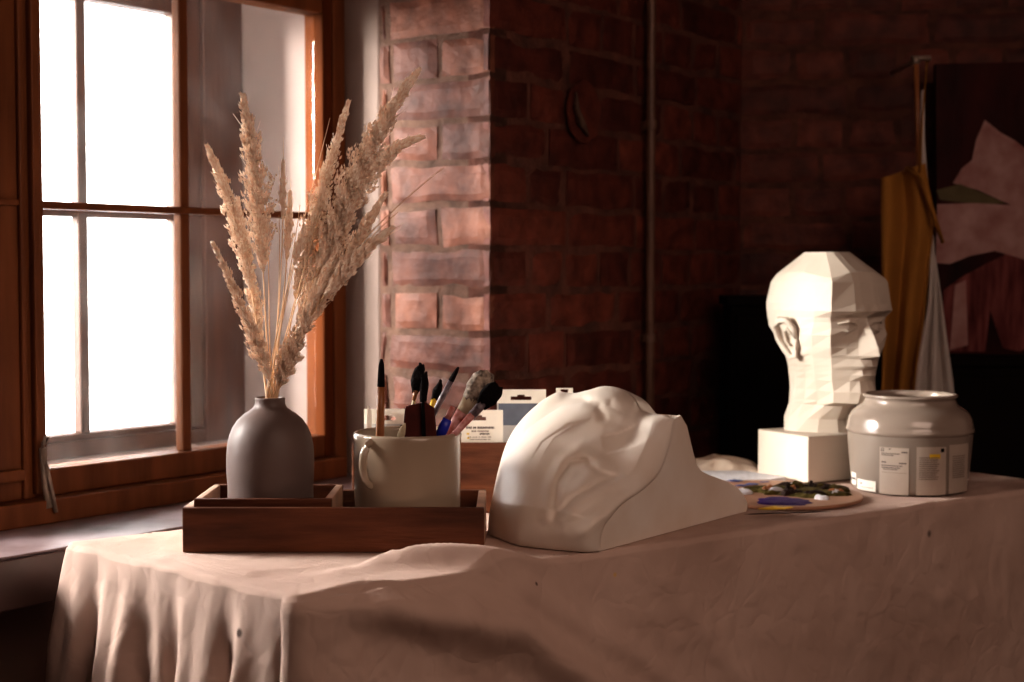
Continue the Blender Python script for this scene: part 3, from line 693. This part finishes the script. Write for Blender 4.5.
def coons(a, b):
    l, r, bo, tp = interp(cL, b), interp(cR, b), interp(cB, a), interp(cT, a)
    c00, c10, c01, c11 = cL[0], cR[0], cL[-1], cR[-1]
    return tuple((1-a)*l[i] + a*r[i] + (1-b)*bo[i] + b*tp[i] - ((1-a)*(1-b)*c00[i] + a*(1-b)*c10[i] + (1-a)*b*c01[i] + a*b*c11[i]) for i in (0, 1))
Dg = lambda x, y: G(x, y).y
Dp = lambda x, y: onplane(x, y, e0, em).y
def Dbase(a, b):
    xl = Dg(*cL[0]) + .13*b**1.3; xr = Dp(*interp(cR, b)); xb = Dg(*interp(cB, a)); tl, tr = Dg(*cL[0]) + .13, Dp(*cR[-1])
    xt = tl*(1-a) + tr*a + .03*math.sin(math.pi*min(1, a/.8))
    return (1-a)*xl + a*xr + (1-b)*xb + b*xt - ((1-a)*(1-b)*Dg(*cL[0]) + a*(1-b)*Dp(*cR[0]) + (1-a)*b*tl + a*b*tr)
def sd(px, py, pl):
    return seg_d(Vector((px, py)), [Vector(q) for q in pl])
feat = [  # polyline, amplitude toward viewer, sigma px
    ([(515, 470), (535, 435), (565, 415), (592, 410), (603, 418)], .010, 17),
    ([(545, 470), (560, 445), (580, 432), (605, 436)], -.006, 13),
    ([(600, 445), (625, 440), (645, 430)], -.012, 22),
    ([(546, 518), (550, 484), (562, 462), (578, 450), (596, 457), (610, 468)], .008, 6),
    ([(553, 517), (557, 482), (569, 461), (586, 461), (600, 473), (616, 476)], -.0065, 2.8),
    ([(561, 508), (566, 484), (577, 470), (591, 471), (601, 479)], .004, 3.5),
    ([(556, 514), (574, 497), (600, 481), (617, 477)], -.0060, 2.8),
    ([(562, 520), (582, 503), (606, 488), (622, 480)], .007, 5),
    ([(572, 530), (600, 508), (632, 482)], -.006, 8),
    ([(545, 535), (585, 530), (606, 512)], .004, 9),
    ([(566, 396), (584, 399), (598, 406), (604, 418)], -.006, 4),
    ([(592, 396), (612, 396), (632, 407)], .014, 8),
    ([(606, 409), (632, 419), (655, 423)], .006, 7),
]
def disp(px, py, a, b):
    z = 0
    for pl, am, sg in feat:
        dd, tt = sd(px, py, pl)
        if dd < 3*sg: z += .8*am*math.exp(-(dd/sg)**2)*(.45+.55*math.sin(math.pi*min(.96, max(.04, tt)))**.6)
    # eyeball
    ex, ey = px-583, py-485; c5, s5 = math.cos(R(-32)), math.sin(R(-32)); u = ex*c5+ey*s5; w = -ex*s5+ey*c5
    z += .014*math.exp(-((u/24)**2+(w/13)**2)) - .003*math.exp(-(((px-589)/5)**2+((py-489)/5)**2))
    edge = min(1, (1-a)/.10)*min(1, b/.08)
    rl = math.sqrt(max(0, 1-(1-min(a/.30, 1))**2)); rt = math.sqrt(max(0, 1-(1-min((1-b)/.28, 1))**2))
    return z*min(1, (1-a)/.08)*min(1, b/.10)*min(1, a/.06+.0)*min(1, (1-b)/.05) + .065*rl*rt*math.sin(math.pi*min(1, max(0, (1-a)))*.5)**.5*min(1, b/.25)**.8
NA, NB = 150, 130
P = []; 
for j in range(NB+1):
    row = []
    for i in range(NA+1):
        a = (i/NA); a = a**1.25; b = 1-(1-j/NB)**1.15
        px, py = coons(a, b); D = Dbase(a, b) - disp(px, py, a, b); row.append(at(px, py, D))
    P.append(row)
for i in range(NA+1): P[0][i].z = TZ + .0012
for j in range(NB+1): 
    for i in range(NA+1): P[j][i].z = max(P[j][i].z, TZ+.0012)
eye = thing('plaster_eye', (e0.x, e0.y, TZ), 'large white plaster study of an eye with a flat cut side', 'sculpture')
mb = MB(); mb.grid(P)
border = [P[j][0] for j in range(NB)] + P[NB]
rows = [border]
def bs(i):
    a = 0 if i < NB else ((i-NB)/NA)**1.25
    return min(1, max(.10, (1-a)/.35))
def ins(i): return 0 if i < NB else .012*((i-NB)/NA)**6
for s_, zz in ((.012, 0.985), (.04, .95), (.085, .8), (.12, .45), (.125, 0)):
    lf = len(border)
    rows.append([Vector((p.x + cd.x*s_*bs(i) - em.x*ins(i), p.y + cd.y*s_*bs(i) - em.y*ins(i), TZ + .0012 + (p.z-TZ-.0012)*zz)) for i, p in enumerate(border)])
mb.grid(rows)
relief = mb.build('carved_face', M['plaster_eye'], eye, smooth=True)
w_ = relief.modifiers.new('sm', 'SMOOTH'); w_.factor = .5; w_.iterations = 2
# cut slab
fb = [interp(cR, t/24) for t in range(25)]
outl = [(681, 415.5), (687, 426), (694, 455), (697, 465), (701, 471), (709, 475), (719, 478.5), (729, 482.5), (737, 487), (743, 494), (747, 502), (747.5, 508), (746, 512.3), (699, 525.5), (652, 538)]
pts = [onplane(x, y, e0, em) for x, y in fb + outl]
for p in pts[25:]: p.z = max(p.z, TZ+.0012)
pts[0].z = TZ+.0012; pts[-1].z = pts[-2].z = pts[-3].z = TZ+.0012
back = [p + cd*.02 - em*.012 for p in pts[:25]] + [p - em*.075 for p in pts[25:]]
mb = MB(); K_ = len(pts); mb.add(pts + back, [tuple(range(K_)), tuple(range(2*K_-1, K_-1, -1))] + [(i, K_+i, K_+(i+1) % K_, (i+1) % K_) for i in range(K_)])
cut = mb.build('cut_side', M['plaster_eye'], eye)

# ------------------------------------------------------------------ planar head
YW = R(28)
hf = Vector((math.sin(YW), -math.cos(YW), 0)); hl = Vector((-math.cos(YW), -math.sin(YW), 0))   # forward, lateral (near ear side)
nc = G(808, 484)
pc = nc - hf*.073 - hl*.09; pc.z = TZ
head = thing('portrait_bust', pc, 'white faceted plaster head with angular planes on a square block', 'sculpture')
Th = Matrix(((hl.x, hf.x, 0, pc.x), (hl.y, hf.y, 0, pc.y), (0, 0, 1, TZ), (0, 0, 0, 1)))
mb = MB(); lo_, hi_ = (-.09, -.073, .0012), (.09, .073, .0845); mb.box(lo_, hi_, 0, Th)
bl = mb.build('pedestal', M['plaster'], head, bevel=.002)
HO = .006
Th = Th @ Matrix.Translation((-.012, 0, 0))
rings = [
 (1.163, [(0,.030),(.008,.030),(.018,.028),(.026,.020),(.030,.008),(.031,-.006),(.030,-.025),(.026,-.04),(.016,-.052),(0,-.055)]),
 (1.126, [(0,.090),(.013,.090),(.026,.087),(.058,.078,-.011),(.062,.044,-.006),(.067,.01),(.069,-.03),(.064,-.07,-.003),(.040,-.095,-.004),(0,-.104,-.006)]),
 (1.108, [(0,.098),(.0135,.098),(.025,.095),(.060,.082),(.067,.046),(.072,.012),(.077,-.03),(.073,-.075),(.046,-.104),(0,-.114)]),
 (1.070, [(0,.106),(.014,.106),(.027,.103),(.064,.086),(.072,.052),(.077,.015),(.083,-.03),(.079,-.08),(.05,-.113),(0,-.12)]),
 (1.057, [(0,.110),(.014,.113),(.030,.108),(.066,.088),(.074,.052),(.078,.015),(.083,-.03),(.078,-.08),(.05,-.115),(0,-.122)]),
 (1.045, [(0,.099),(.010,.093),(.032,.086),(.060,.078),(.072,.048),(.076,.015),(.081,-.03),(.076,-.08),(.048,-.114),(0,-.121)]),
 (1.037, [(0,.103),(.010,.091),(.031,.091),(.058,.077),(.071,.047),(.076,.015),(.080,-.03),(.075,-.079),(.047,-.112),(0,-.119)]),
 (1.026, [(0,.110),(.011,.092),(.031,.092),(.058,.078),(.073,.046),(.076,.014),(.078,-.03),(.074,-.078),(.046,-.108),(0,-.115)]),
 (1.014, [(0,.119),(.013,.095),(.032,.087),(.061,.080),(.074,.044),(.075,.012),(.076,-.03),(.070,-.07),(.044,-.10),(0,-.106)]),
 (.992, [(0,.131),(.017,.100),(.034,.090),(.058,.077),(.068,.039),(.071,.010),(.070,-.03),(.062,-.065),(.04,-.088),(0,-.093)]),
 (.978, [(0,.135),(.020,.106),(.034,.090),(.054,.073),(.065,.036),(.069,.008),(.066,-.03),(.056,-.06),(.036,-.080),(0,-.085)]),
 (.972, [(0,.113),(.018,.103),(.032,.089),(.052,.071),(.063,.035),(.064,.005),(.060,-.03),(.053,-.058),(.034,-.075),(0,-.080)]),
 (.959, [(0,.118),(.014,.112),(.029,.094),(.050,.070),(.060,.033),(.059,.002),(.056,-.03),(.05,-.056),(.032,-.072),(0,-.077)]),
 (.952, [(0,.106),(.013,.104),(.026,.092),(.049,.069),(.058,.032),(.055,0),(.053,-.03),(.049,-.055),(.031,-.070),(0,-.075)]),
 (.943, [(0,.114),(.013,.109),(.026,.091),(.048,.068),(.056,.031),(.051,-.003),(.051,-.03),(.048,-.055),(.031,-.069),(0,-.074)]),
 (.932, [(0,.101),(.013,.098),(.026,.088),(.047,.067),(.053,.029),(.047,-.006),(.050,-.03),(.047,-.054),(.03,-.068),(0,-.073)]),
 (.912, [(0,.110),(.016,.106),(.028,.092),(.044,.068),(.046,.024),(.044,-.010),(.049,-.032),(.046,-.053),(.03,-.066),(0,-.07)]),
 (.892, [(0,.101),(.015,.098),(.025,.085),(.040,.062),(.037,.018),(.043,-.014),(.050,-.036),(.046,-.054),(.03,-.066),(0,-.07)]),
 (.884, [(0,.060),(.012,.055),(.022,.045),(.034,.030),(.034,.006),(.044,-.018),(.051,-.037),(.046,-.055),(.03,-.068),(0,-.072)]),
 (.858,  [(0,.042),(.012,.038),(.024,.028),(.036,.018),(.047,0),(.053,-.02),(.056,-.040),(.053,-.060),(.034,-.074),(0,-.078)]),
 (.8335, [(0,.050),(.014,.045),(.028,.034),(.042,.022),(.054,.002),(.062,-.012),(.064,-.035),(.058,-.052),(.038,-.060),(0,-.062)]),
]
mb = MB(); P = []
for z, pts in rings:
    pts = [(p[0]*1.07, p[1], p[2] if len(p) > 2 else 0) for p in pts]
    row = [Th @ Vector((x, y + HO, z + dz - TZ)) for x, y, dz in pts] + [Th @ Vector((-x, y + HO, z + dz - TZ)) for x, y, dz in pts[-2:0:-1]]
    P.append(row)
mb.grid(P, close=True); mb.add(P[0], [tuple(range(len(P[0])))]); 
hm = mb.build('faceted_face', M['plaster'], head)
hm.data.update()
# ears
for sx in (1, -1):
    mb = MB(); E = lambda x, y, z: Th @ Vector((sx*x*1.07, y + HO, z - TZ))
    rim = [E(.076, .004, 1.006), E(.084, .006, 1.026), E(.090, -.006, 1.040), E(.093, -.022, 1.040), E(.092, -.033, 1.026), E(.087, -.032, 1.005), E(.081, -.022, .986), E(.077, -.010, .972), E(.074, .000, .974), E(.075, .006, .990)]
    mb.tube(rim + [rim[0]], [.004, .0055, .006, .0065, .0065, .006, .006, .0065, .006, .0045, .004], 10)
    inn = [E(.078, -.004, 1.012), E(.083, -.012, 1.024), E(.083, -.020, 1.014), E(.080, -.018, .998), E(.078, -.008, .992)]
    mb.tube(inn, [.002, .003, .0035, .003, .002], 8)
    c_ = E(.074, -.012, 1.006); pl_ = rim; mb.add([c_] + pl_, [(0, 1+i, 1+(i+1) % len(pl_)) for i in range(len(pl_))])
    for i in range(len(rim)):
        pass
    mb.add(rim + [E(.068, -.005 + (.4*(y_)), z__) for y_, z__ in [(0, 1.006), (.006, 1.02), (-.002, 1.03), (-.02, 1.03), (-.03, 1.02), (-.03, 1.005), (-.02, .99), (-.01, .98), (0, .98), (.006, .99)]],
           [(i, (i+1) % 10, 10+(i+1) % 10, 10+i) for i in range(10)])
    mb.build('ear', M['plaster'], head, smooth=True)
# eyelid planes
for sx in (1, -1):
    mb = MB(); E = lambda x, y, z: Th @ Vector((sx*x*1.07, y + HO, z - TZ))
    mb.tube([E(.014, .092, 1.030), E(.022, .097, 1.037), E(.034, .095, 1.039), (E(.045, .084, 1.035)), E(.052, .074, 1.030)], [.001, .0022, .0026, .0022, .001], 6)
    mb.tube([E(.014, .092, 1.028), E(.022, .095, 1.023), E(.034, .093, 1.021), (E(.045, .083, 1.024)), E(.052, .074, 1.029)], [.001, .0018, .002, .0018, .001], 6)
    mb.build('eyelid', M['plaster'], head)

# ------------------------------------------------------------------ stoneware jar
jc = Vector((at(909.5, 450, 2.588).x, 2.588, TZ + .0012)); kj = 2.588/F
jar = thing('stoneware_jar', jc, 'wide glazed grey stoneware jar with paper labels beside the plaster head', 'jar')
zz = lambda y: CAMZ + (270-y)*kj - jc.z
prof = [(0, 0), (.088, 0), (.0945, .003), (56*kj, .008), (58.2*kj, zz(470)), (60.2*kj, zz(448)), (61*kj, zz(436)), (61.2*kj, zz(432))]
mb = MB(); mb.lathe(prof, jc, 96, cap0=False); mb.build('lower_body', M['jar_body'], jar, smooth=True)
prof = [(61.2*kj, zz(432)), (62.4*kj, zz(431)), (63*kj, zz(429)), (62.6*kj, zz(427)), (61.6*kj, zz(426)), (61.6*kj, zz(423)), (60.2*kj, zz(417)), (57*kj, zz(411.5)), (52*kj, zz(407.5)), (47.5*kj, zz(405)), (45.2*kj, zz(402)), (44.4*kj, zz(399)), (45*kj, zz(397)), (46.4*kj, zz(396.4)), (46.8*kj, zz(395.2)),
        (46.2*kj, zz(394)), (44*kj, zz(393.6)), (42.5*kj, zz(395)), (42.5*kj, zz(402)), (50*kj, zz(408)), (58*kj, zz(420)), (56*kj, zz(440)), (53*kj, .012), (.001, .010)]
mb = MB(); mb.lathe(prof, jc, 96, cap0=False); mb.build('shoulder_and_rim', M['jar'], jar, smooth=True)
def jr(z):     # body radius
    y = 270 - (z + jc.z - CAMZ)/kj
    ys = [(489, 56), (470, 58.2), (448, 60.2), (436, 61)]
    for (ya, ra), (yb_, rb) in zip(ys, ys[1:]):
        if yb_ <= y <= ya: return (ra + (rb-ra)*(ya-y)/(ya-yb_))*kj
    return 56*kj if y > 489 else 61*kj
def jpatch(mb, xa, xb, ya, yb_, off, mi=0, tilt=0):
    P = []; nx = max(2, int((xb-xa)/3)); 
    for j in range(5):
        y = ya + (yb_-ya)*j/4; z = zz(y); r = jr(z); row = []
        for i in range(nx+1):
            x = xa + (xb-xa)*i/nx; s = max(-.995, min(.995, (x-909.5)*kj/r)); a = math.asin(s) - .259
            row.append(jc + Vector(((r+off)*math.sin(a), -(r+off)*math.cos(a), z + tilt*(x-xa)*kj)))
        P.append(row)
    mb.grid(P, mi)
def lab(nm, xa, xb, ya, yb_, marks, tilt=0, paper='paper', off=.0007):
    mb = MB(); jpatch(mb, xa, xb, ya, yb_, off, 0, tilt)
    for (a, b, c_, e_, mi) in marks: jpatch(mb, a, b, c_, e_, off+.0004, mi, tilt)
    mb.build(nm, [M[paper], M['print'], M['faint'], M['yellow'], M['br_dark']], jar, fix=False)
def words(xa, xb, y, hh, mi):
    out = []; x = xa
    while x < xb - .4:
        w = rn_.uniform(.8, 2.6); out.append((x, min(x+w, xb), y, y+hh, mi)); x += w + .35
    return out
m1 = [(882.9, 883.5, 443.2, 446.4, 1), (885.0, 885.6, 443.2, 446.4, 1), (883.4, 885.1, 442.8, 443.5, 1), (883.4, 885.1, 444.7, 445.3, 1), (890, 892, 443, 444, 1)] + words(902, 907.5, 445.6, 1.3, 1) + words(883.5, 901, 447.6, .8, 1) + words(883.5, 895, 449.2, .8, 1) \
     + words(883.5, 888, 456, 1.2, 1) + words(900, 907, 456.5, 1.3, 1) + words(883.5, 903, 459.4, .9, 1) + words(883.5, 901, 461.4, .9, 1) + words(885, 899, 463, .8, 1) + words(884, 907, 466.5, .4, 2)
lab('label', 881.5, 909, 443 - 1, 488.5, m1)
m2 = [(938.5, 941.5, 442.2, 445.6, 4), (928, 938, 447.5, 452, 3)]
for i in range(11): m2 += words(918.5, 937 - (i % 3), 450.5 + i*2.1, 1.1, 2)
lab('label', 916, 943.5, 440.5, 488, m2)
m3 = []
for i in range(11): m3 += words(949.5, 961, 450 + i*2.1, 1.1, 2)
lab('label', 946.5, 964.5, 439, 487.5, m3)
lab('sticker', 860, 878, 477, 487.5, words(863, 865, 480, 1.8, 1) + words(863, 876, 484, .6, 2), paper='card', tilt=0)
lab('sticker', 853.8, 858.5, 472, 484.5, [(854.5, 858, 477, 479.5, 1)], paper='card')

# ------------------------------------------------------------------ palettes and rag
def disc(mb, c, rx, ry, z0, z1, mi=0, nseg=48, seed=0, rough=.0, rot=0):
    pts = []
    for k_ in range(nseg):
        a = 2*math.pi*k_/nseg; rr = 1 + rough*noise.noise(Vector((math.cos(a)*2, math.sin(a)*2, seed*3.3)))
        x, y = rx*rr*math.cos(a), ry*rr*math.sin(a)
        pts.append(Vector((c[0]+x*math.cos(rot)-y*math.sin(rot), c[1]+x*math.sin(rot)+y*math.cos(rot), 0)))
    lo = [Vector((p.x, p.y, z0)) for p in pts]; hi = [Vector((p.x, p.y, z1)) for p in pts]
    mb.add(lo+hi, [tuple(range(nseg))[::-1], tuple(range(nseg, 2*nseg))] + [(i, (i+1) % nseg, nseg+(i+1) % nseg, nseg+i) for i in range(nseg)], mi)
pal = thing('paint_palette', (.445, 2.49, TZ), 'round wooden palette with violet, yellow and olive paint', 'palette')
mb = MB(); disc(mb, (.442, 2.497), .142, .150, TZ+.0015, TZ+.0075); mb.build('board', M['pal_wood'], pal, bevel=.002)
zt_ = TZ+.0076
def paint(nm, px, py, rx, ry, hh, m_, rot=.5, rough=.5, seed=1, z0=zt_, par=pal):
    c_ = G(px, py, z0); nseg = 40; P = [[], [], [], []]
    for k_ in range(nseg):
        a = 2*math.pi*k_/nseg
        for r_i, (f_, hz_) in enumerate(((1, 0), (.93, .6), (.6, 1), (.2, .85))):
            rr = f_*(1 + rough*noise.noise(Vector((math.cos(a)*2.2, math.sin(a)*2.2, seed*3.3))))
            x, y = rx*rr*math.cos(a), ry*rr*math.sin(a); X = c_.x+x*math.cos(rot)-y*math.sin(rot); Y = c_.y+x*math.sin(rot)+y*math.cos(rot)
            P[r_i].append(Vector((X, Y, z0 + hh*hz_*(1+.8*noise.noise(Vector((X*60, Y*60, seed)))))))
    mb = MB(); mb.grid(P, close=True); mb.add(P[3], [tuple(range(nseg))]); mb.build(nm, M[m_], par, smooth=True)
paint('violet_paint', 782, 501.5, .046, .044, .002, 'purple', .0, .3, 1)
paint('yellow_paint', 776, 508.5, .026, .010, .0024, 'yellow', .3, .4, 2)
paint('olive_paint', 812, 494, .055, .040, .006, 'olive', .4, .7, 3)
paint('olive_paint', 772, 491, .060, .020, .007, 'olive', .1, .6, 4)
paint('umber_paint', 832, 491, .028, .018, .009, 'dkpaint', .7, .8, 5)
paint('umber_paint', 800, 488.5, .05, .010, .009, 'dkpaint', .1, .7, 6)
paint('white_paint', 742, 494, .016, .010, .007, 'whitepaint', .1, .6, 7)
paint('white_paint', 790, 495, .014, .006, .006, 'whitepaint', .3, .6, 8)
paint('umber_paint', 790, 513, .07, .004, .001, 'dkpaint', .18, .3, 9)
paint('white_paint', 822, 499, .010, .012, .007, 'whitepaint', .3, .6, 10)
ps = thing('paper_palette', (.40, 2.66, TZ), 'whitish paper palette with blue smears between the rag and round palette', 'palette')
zt2 = TZ + .009
q = [G(700, 490, TZ), G(790, 487, TZ), G(800, 480.5, TZ), G(745, 475.5, TZ), G(690, 478, TZ)]
q = [Vector((.31, 2.64, 0)), Vector((.46, 2.648, 0)), Vector((.492, 2.678, 0)), Vector((.43, 2.765, 0)), Vector((.28, 2.76, 0))]
mb = MB(); lo = [Vector((p.x, p.y, TZ+.0012)) for p in q]; hi = [Vector((p.x, p.y, zt2)) for p in q]
mb.add(lo+hi, [(4,3,2,1,0), (5,6,7,8,9)] + [(i, (i+1) % 5, 5+(i+1) % 5, 5+i) for i in range(5)]); mb.build('sheets', M['whitepaint'], ps, bevel=.001)
for i, (x, y, a_, b_) in enumerate(((735, 480.5, .012, .012), (752, 484, .010, .010), (765, 482, .008, .006), (742, 485.5, .012, .006))):
    paint('blue_paint', x, y, a_, b_, .001, 'bluepaint', .2, .7, 20+i, z0=zt2+.0001, par=ps)
rp_ = random.Random(12)
for i in range(26):
    a_ = rp_.random()*6.28; q_ = rp_.random()**.5; x_ = 805 + 46*q_*math.cos(a_); y_ = 492 + 4.5*q_*math.sin(a_)
    m_ = rp_.choice(['olive', 'dkpaint', 'olive', 'dkpaint', 'whitepaint', 'br_wood', 'yellow' if y_ > 505 else 'dkpaint'])
    paint('paint_daub', x_, y_, rp_.uniform(.006, .018), rp_.uniform(.003, .008), rp_.uniform(.006, .012), m_, rp_.uniform(-.2, 1.2), .7, 40+i)
# rag
P = []; rc = Vector((.385, 2.835, 0)); 
for j in range(31):
    row = []
    for i in range(61):
        u = i/30-1; v = j/15-1; r = max(abs(u), abs(v)); x = u*.085; y = v*.06
        e = max(0, (1-abs(u)**3))*max(0, 1-abs(v)**3)
        z = .024*e**.6*(.8+.35*noise.noise(Vector((u*1.5, v*2.5, 3)))) + .006*e*math.sin(v*9+u*5+2*noise.noise(Vector((u*2, v*2, 0))))
        row.append(Vector((rc.x + x + .008*noise.noise(Vector((u*2, v*2, 9))), rc.y + y + .01*noise.noise(Vector((u*2, v*2, 5))), TZ + .0015 + max(0, z))))
    P.append(row)
mb = MB(); mb.grid(P); rg = mb.build('folded_rag', M['rag'], smooth=True, origin=(rc.x, rc.y, TZ))
tag(rg, 'crumpled pale striped rag lying behind the palette left of the head', 'rag')

# ------------------------------------------------------------------ background: smock, white cloth, painting, cabinet
DB = 3.14
sm = thing('hanging_apron', at(905, 175, DB), 'ochre cotton apron hanging by its strap from the brick wall', 'apron')
lft = [(882, 178), (882, 230), (883, 290), (883, 350), (880, 430), (878, 520)]
rgt = [(925, 172), (934, 215), (930, 260), (924, 320), (916, 380), (905, 520)]
P = []
for j in range(41):
    t_ = j/40; l = interp(lft, t_); r = interp(rgt, t_); row = []
    for i in range(51):
        u = i/50; x = l[0]*(1-u)+r[0]*u; y = l[1]*(1-u)+r[1]*u
        Dd = DB - .02*math.sin(u*11+t_*2)*(.4+t_) - .012*math.sin(u*7 + 1) + .01*noise.noise(Vector((u*3, t_*2, 4)))
        if t_ < .08: y -= 9*u*(1-t_/.08)
        row.append(at(x, y, Dd))
    P.append(row)
mb = MB(); mb.grid(P); o = mb.build('cloth', M['ochre'], sm, smooth=True); so = o.modifiers.new('th', 'SOLIDIFY'); so.thickness = .003
mb = MB(); mb.tube([at(920, 172, DB-.02), at(922, 120, DB), at(926, 75, DB), at(927, 58, DB+.03)], [.006, .004, .004, .004], 8, flat=.4)
mb.tube([at(908, 168, DB), at(922, 180, DB-.03), at(930, 205, DB-.03), at(943, 243, DB-.03)], [.010, .016, .012, .006], 10, flat=.5)
mb.build('strap', M['ochre'], sm, smooth=True)
wk = thing('wooden_dowel', at(917, 60, DB+.02), 'slim dark wooden stick upright beside the apron strap', 'stick')
mb = MB(); mb.tube([at(919, 178, DB+.01), at(916, 62, DB+.01)], [.0055, .0055], 10); mb.build('shaft', M['br_wood'], wk, smooth=True)
mb = MB(); mb.tube([at(916, 64, DB+.01), at(915.5, 56, DB+.01)], [.008, .007], 10); mb.build('cap', M['iron'], wk, smooth=True)
hkx = at(921, 58, DB+.01)
mb = MB(); mb.tube([hkx + Vector((-.02, 0, 0)), hkx + Vector((.02, 0, 0))], .005, 8); mb.tube([hkx, hkx + Vector((0, .24, 0))], .005, 8)
tag(mb.build('wall_hook', M['iron'], smooth=True, origin=hkx), 'small dark iron hook above the ochre apron', 'hook')
P = []
lft = [(922, 90), (922, 150), (930, 240), (929, 300), (921, 345), (914, 400), (908, 520)]; rgt = [(924, 90), (925, 150), (934, 245), (941, 300), (947, 345), (954, 400), (962, 520)]
for j in range(31):
    t_ = j/30; l = interp(lft, t_); r = interp(rgt, t_)
    P.append([at(l[0]*(1-i/30)+r[0]*i/30, l[1]*(1-i/30)+r[1]*i/30, DB+.035-.015*math.sin(i/30*14+t_)*t_) for i in range(31)])
mb = MB(); mb.grid(P); o = mb.build('white_towel', M['whitecloth'], smooth=True, origin=P[0][15]); so = o.modifiers.new('th', 'SOLIDIFY'); so.thickness = .003
tag(o, 'white cotton towel hanging behind the ochre apron', 'towel')
# painting
DP = 3.31
ptg = thing('oil_painting', at(1010, 354, DP), 'dark red oil painting with pale rose cushion shapes at right edge', 'painting')
def poly(mb, pts, D, mi, th=.002):
    p_ = [at(x, y, D) for x, y in pts]; K = len(p_); b_ = [p + Vector((0, th, 0)) for p in p_]
    mb.add(p_ + b_, [tuple(range(K)), tuple(range(2*K-1, K-1, -1))] + [(i, K+i, K+(i+1) % K, (i+1) % K) for i in range(K)], mi)
mb = MB()
poly(mb, [(936, 64), (1110, 60), (1110, 356), (938, 354)], DP, 0, .02)
poly(mb, [(985, 120), (1000, 132), (1016, 141), (1040, 160), (1050, 215), (1018, 208), (1000, 200), (978, 190), (953, 183), (962, 168), (972, 160), (976, 140)], DP-.002, 1)
poly(mb, [(936, 190), (960, 184), (985, 194), (1005, 203), (985, 205), (940, 200)], DP-.003, 2)
poly(mb, [(937, 204), (975, 203), (1010, 205), (1050, 212), (1050, 270), (1020, 258), (995, 251), (970, 256), (950, 264), (936, 263)], DP-.0035, 1)
poly(mb, [(944, 290), (965, 275), (990, 262), (1015, 250), (1050, 262), (1050, 350), (1030, 345), (1020, 352), (1003, 348), (990, 310), (985, 352), (940, 352)], DP-.0025, 3)
poly(mb, [(955, 285), (966, 280), (968, 345), (950, 350)], DP-.004, 1)
mb.build('canvas', [M['redpaint'], M['rosepaint'], M['greenpaint'], M['mauvepaint']], ptg)
# cabinets
def cabinet(xa, xb, yt, D, depth, label, name):
    a = at(xa, yt, D); b = at(xb, yt, D); zt = a.z
    t = thing(name, ((a.x+b.x)/2, D+depth/2, 0), label, 'cabinet')
    mb = MB(); mb.box((a.x, D, .0), (b.x, D+depth, zt-.02)); mb.box((a.x-.01, D-.012, zt-.02), (b.x+.01, D+depth, zt)); mb.build('carcass', M['black'], t, bevel=.003)
    w = (b.x-a.x)/2
    for i in range(2):
        mb = MB(); mb.box((a.x+w*i+.01, D-.012, .08), (a.x+w*(i+1)-.01, D-.0005, zt-.04)); dd = mb.build('door', M['black'], t, bevel=.003)
        kx = a.x+w+(-.03 if i == 0 else .03); mb = MB(); mb.tube([(kx, D-.012, zt*.6), (kx, D-.03, zt*.6)], [.006, .009], 10); mb.build('knob', M['iron'], dd, smooth=True)
cabinet(731, 905, 296, 3.2, .12, 'black wooden cabinet standing against the wall behind the plaster head', 'dark_cabinet')
cabinet(945, 1130, 357, 3.24, .12, 'low dark wooden cabinet under the red painting', 'low_cabinet')

# ------------------------------------------------------------------ light
world = bpy.data.worlds.new('overcast sky'); scene.world = world; world.use_nodes = True
bg = world.node_tree.nodes['Background']; bg.inputs[0].default_value = (1, .95, .97, 1); bg.inputs[1].default_value = 9.5
def area(name, loc, target, sx, sy, power, col, portal=False):
    l = bpy.data.lights.new(name, 'AREA'); l.shape = 'RECTANGLE'; l.size = sx; l.size_y = sy; l.energy = power; l.color = col
    o = bpy.data.objects.new(name, l); COL.objects.link(o); o.location = loc
    o.rotation_euler = (Vector(target) - Vector(loc)).to_track_quat('-Z', 'Z').to_euler()
    if portal: l.cycles.is_portal = True
    return o
pc_ = wp(1.42, 2.375, 1.44)
area('window_portal', pc_, pc_ + n, 1.45, 1.36, 1, (1, 1, 1), True)
key = wp(-2.3, 5.5, 2.2)
area('low_sky_glow', key, (.5, 2.7, .95), 1.3, 1.2, 1950, (1, .94, .87))
area('side_sky_glow', wp(.3, 4.0, 2.1), (-.35, 1.95, .7), .9, .9, 360, (1, .93, .90))
area('room_fill', (1.0, .2, 2.0), (.3, 2.2, .8), 1.5, 1.3, 18.5, (1, .71, .57))

scene.view_settings.view_transform = 'Standard'
try:
    scene.view_settings.look = 'Medium High Contrast'
except Exception as ex:
    print('look', ex)
scene.view_settings.exposure = 0.0
cy = scene.cycles
cy.use_denoising = True
cy.max_bounces = 8; cy.diffuse_bounces = 4; cy.transparent_max_bounces = 12
cy.sample_clamp_indirect = 6
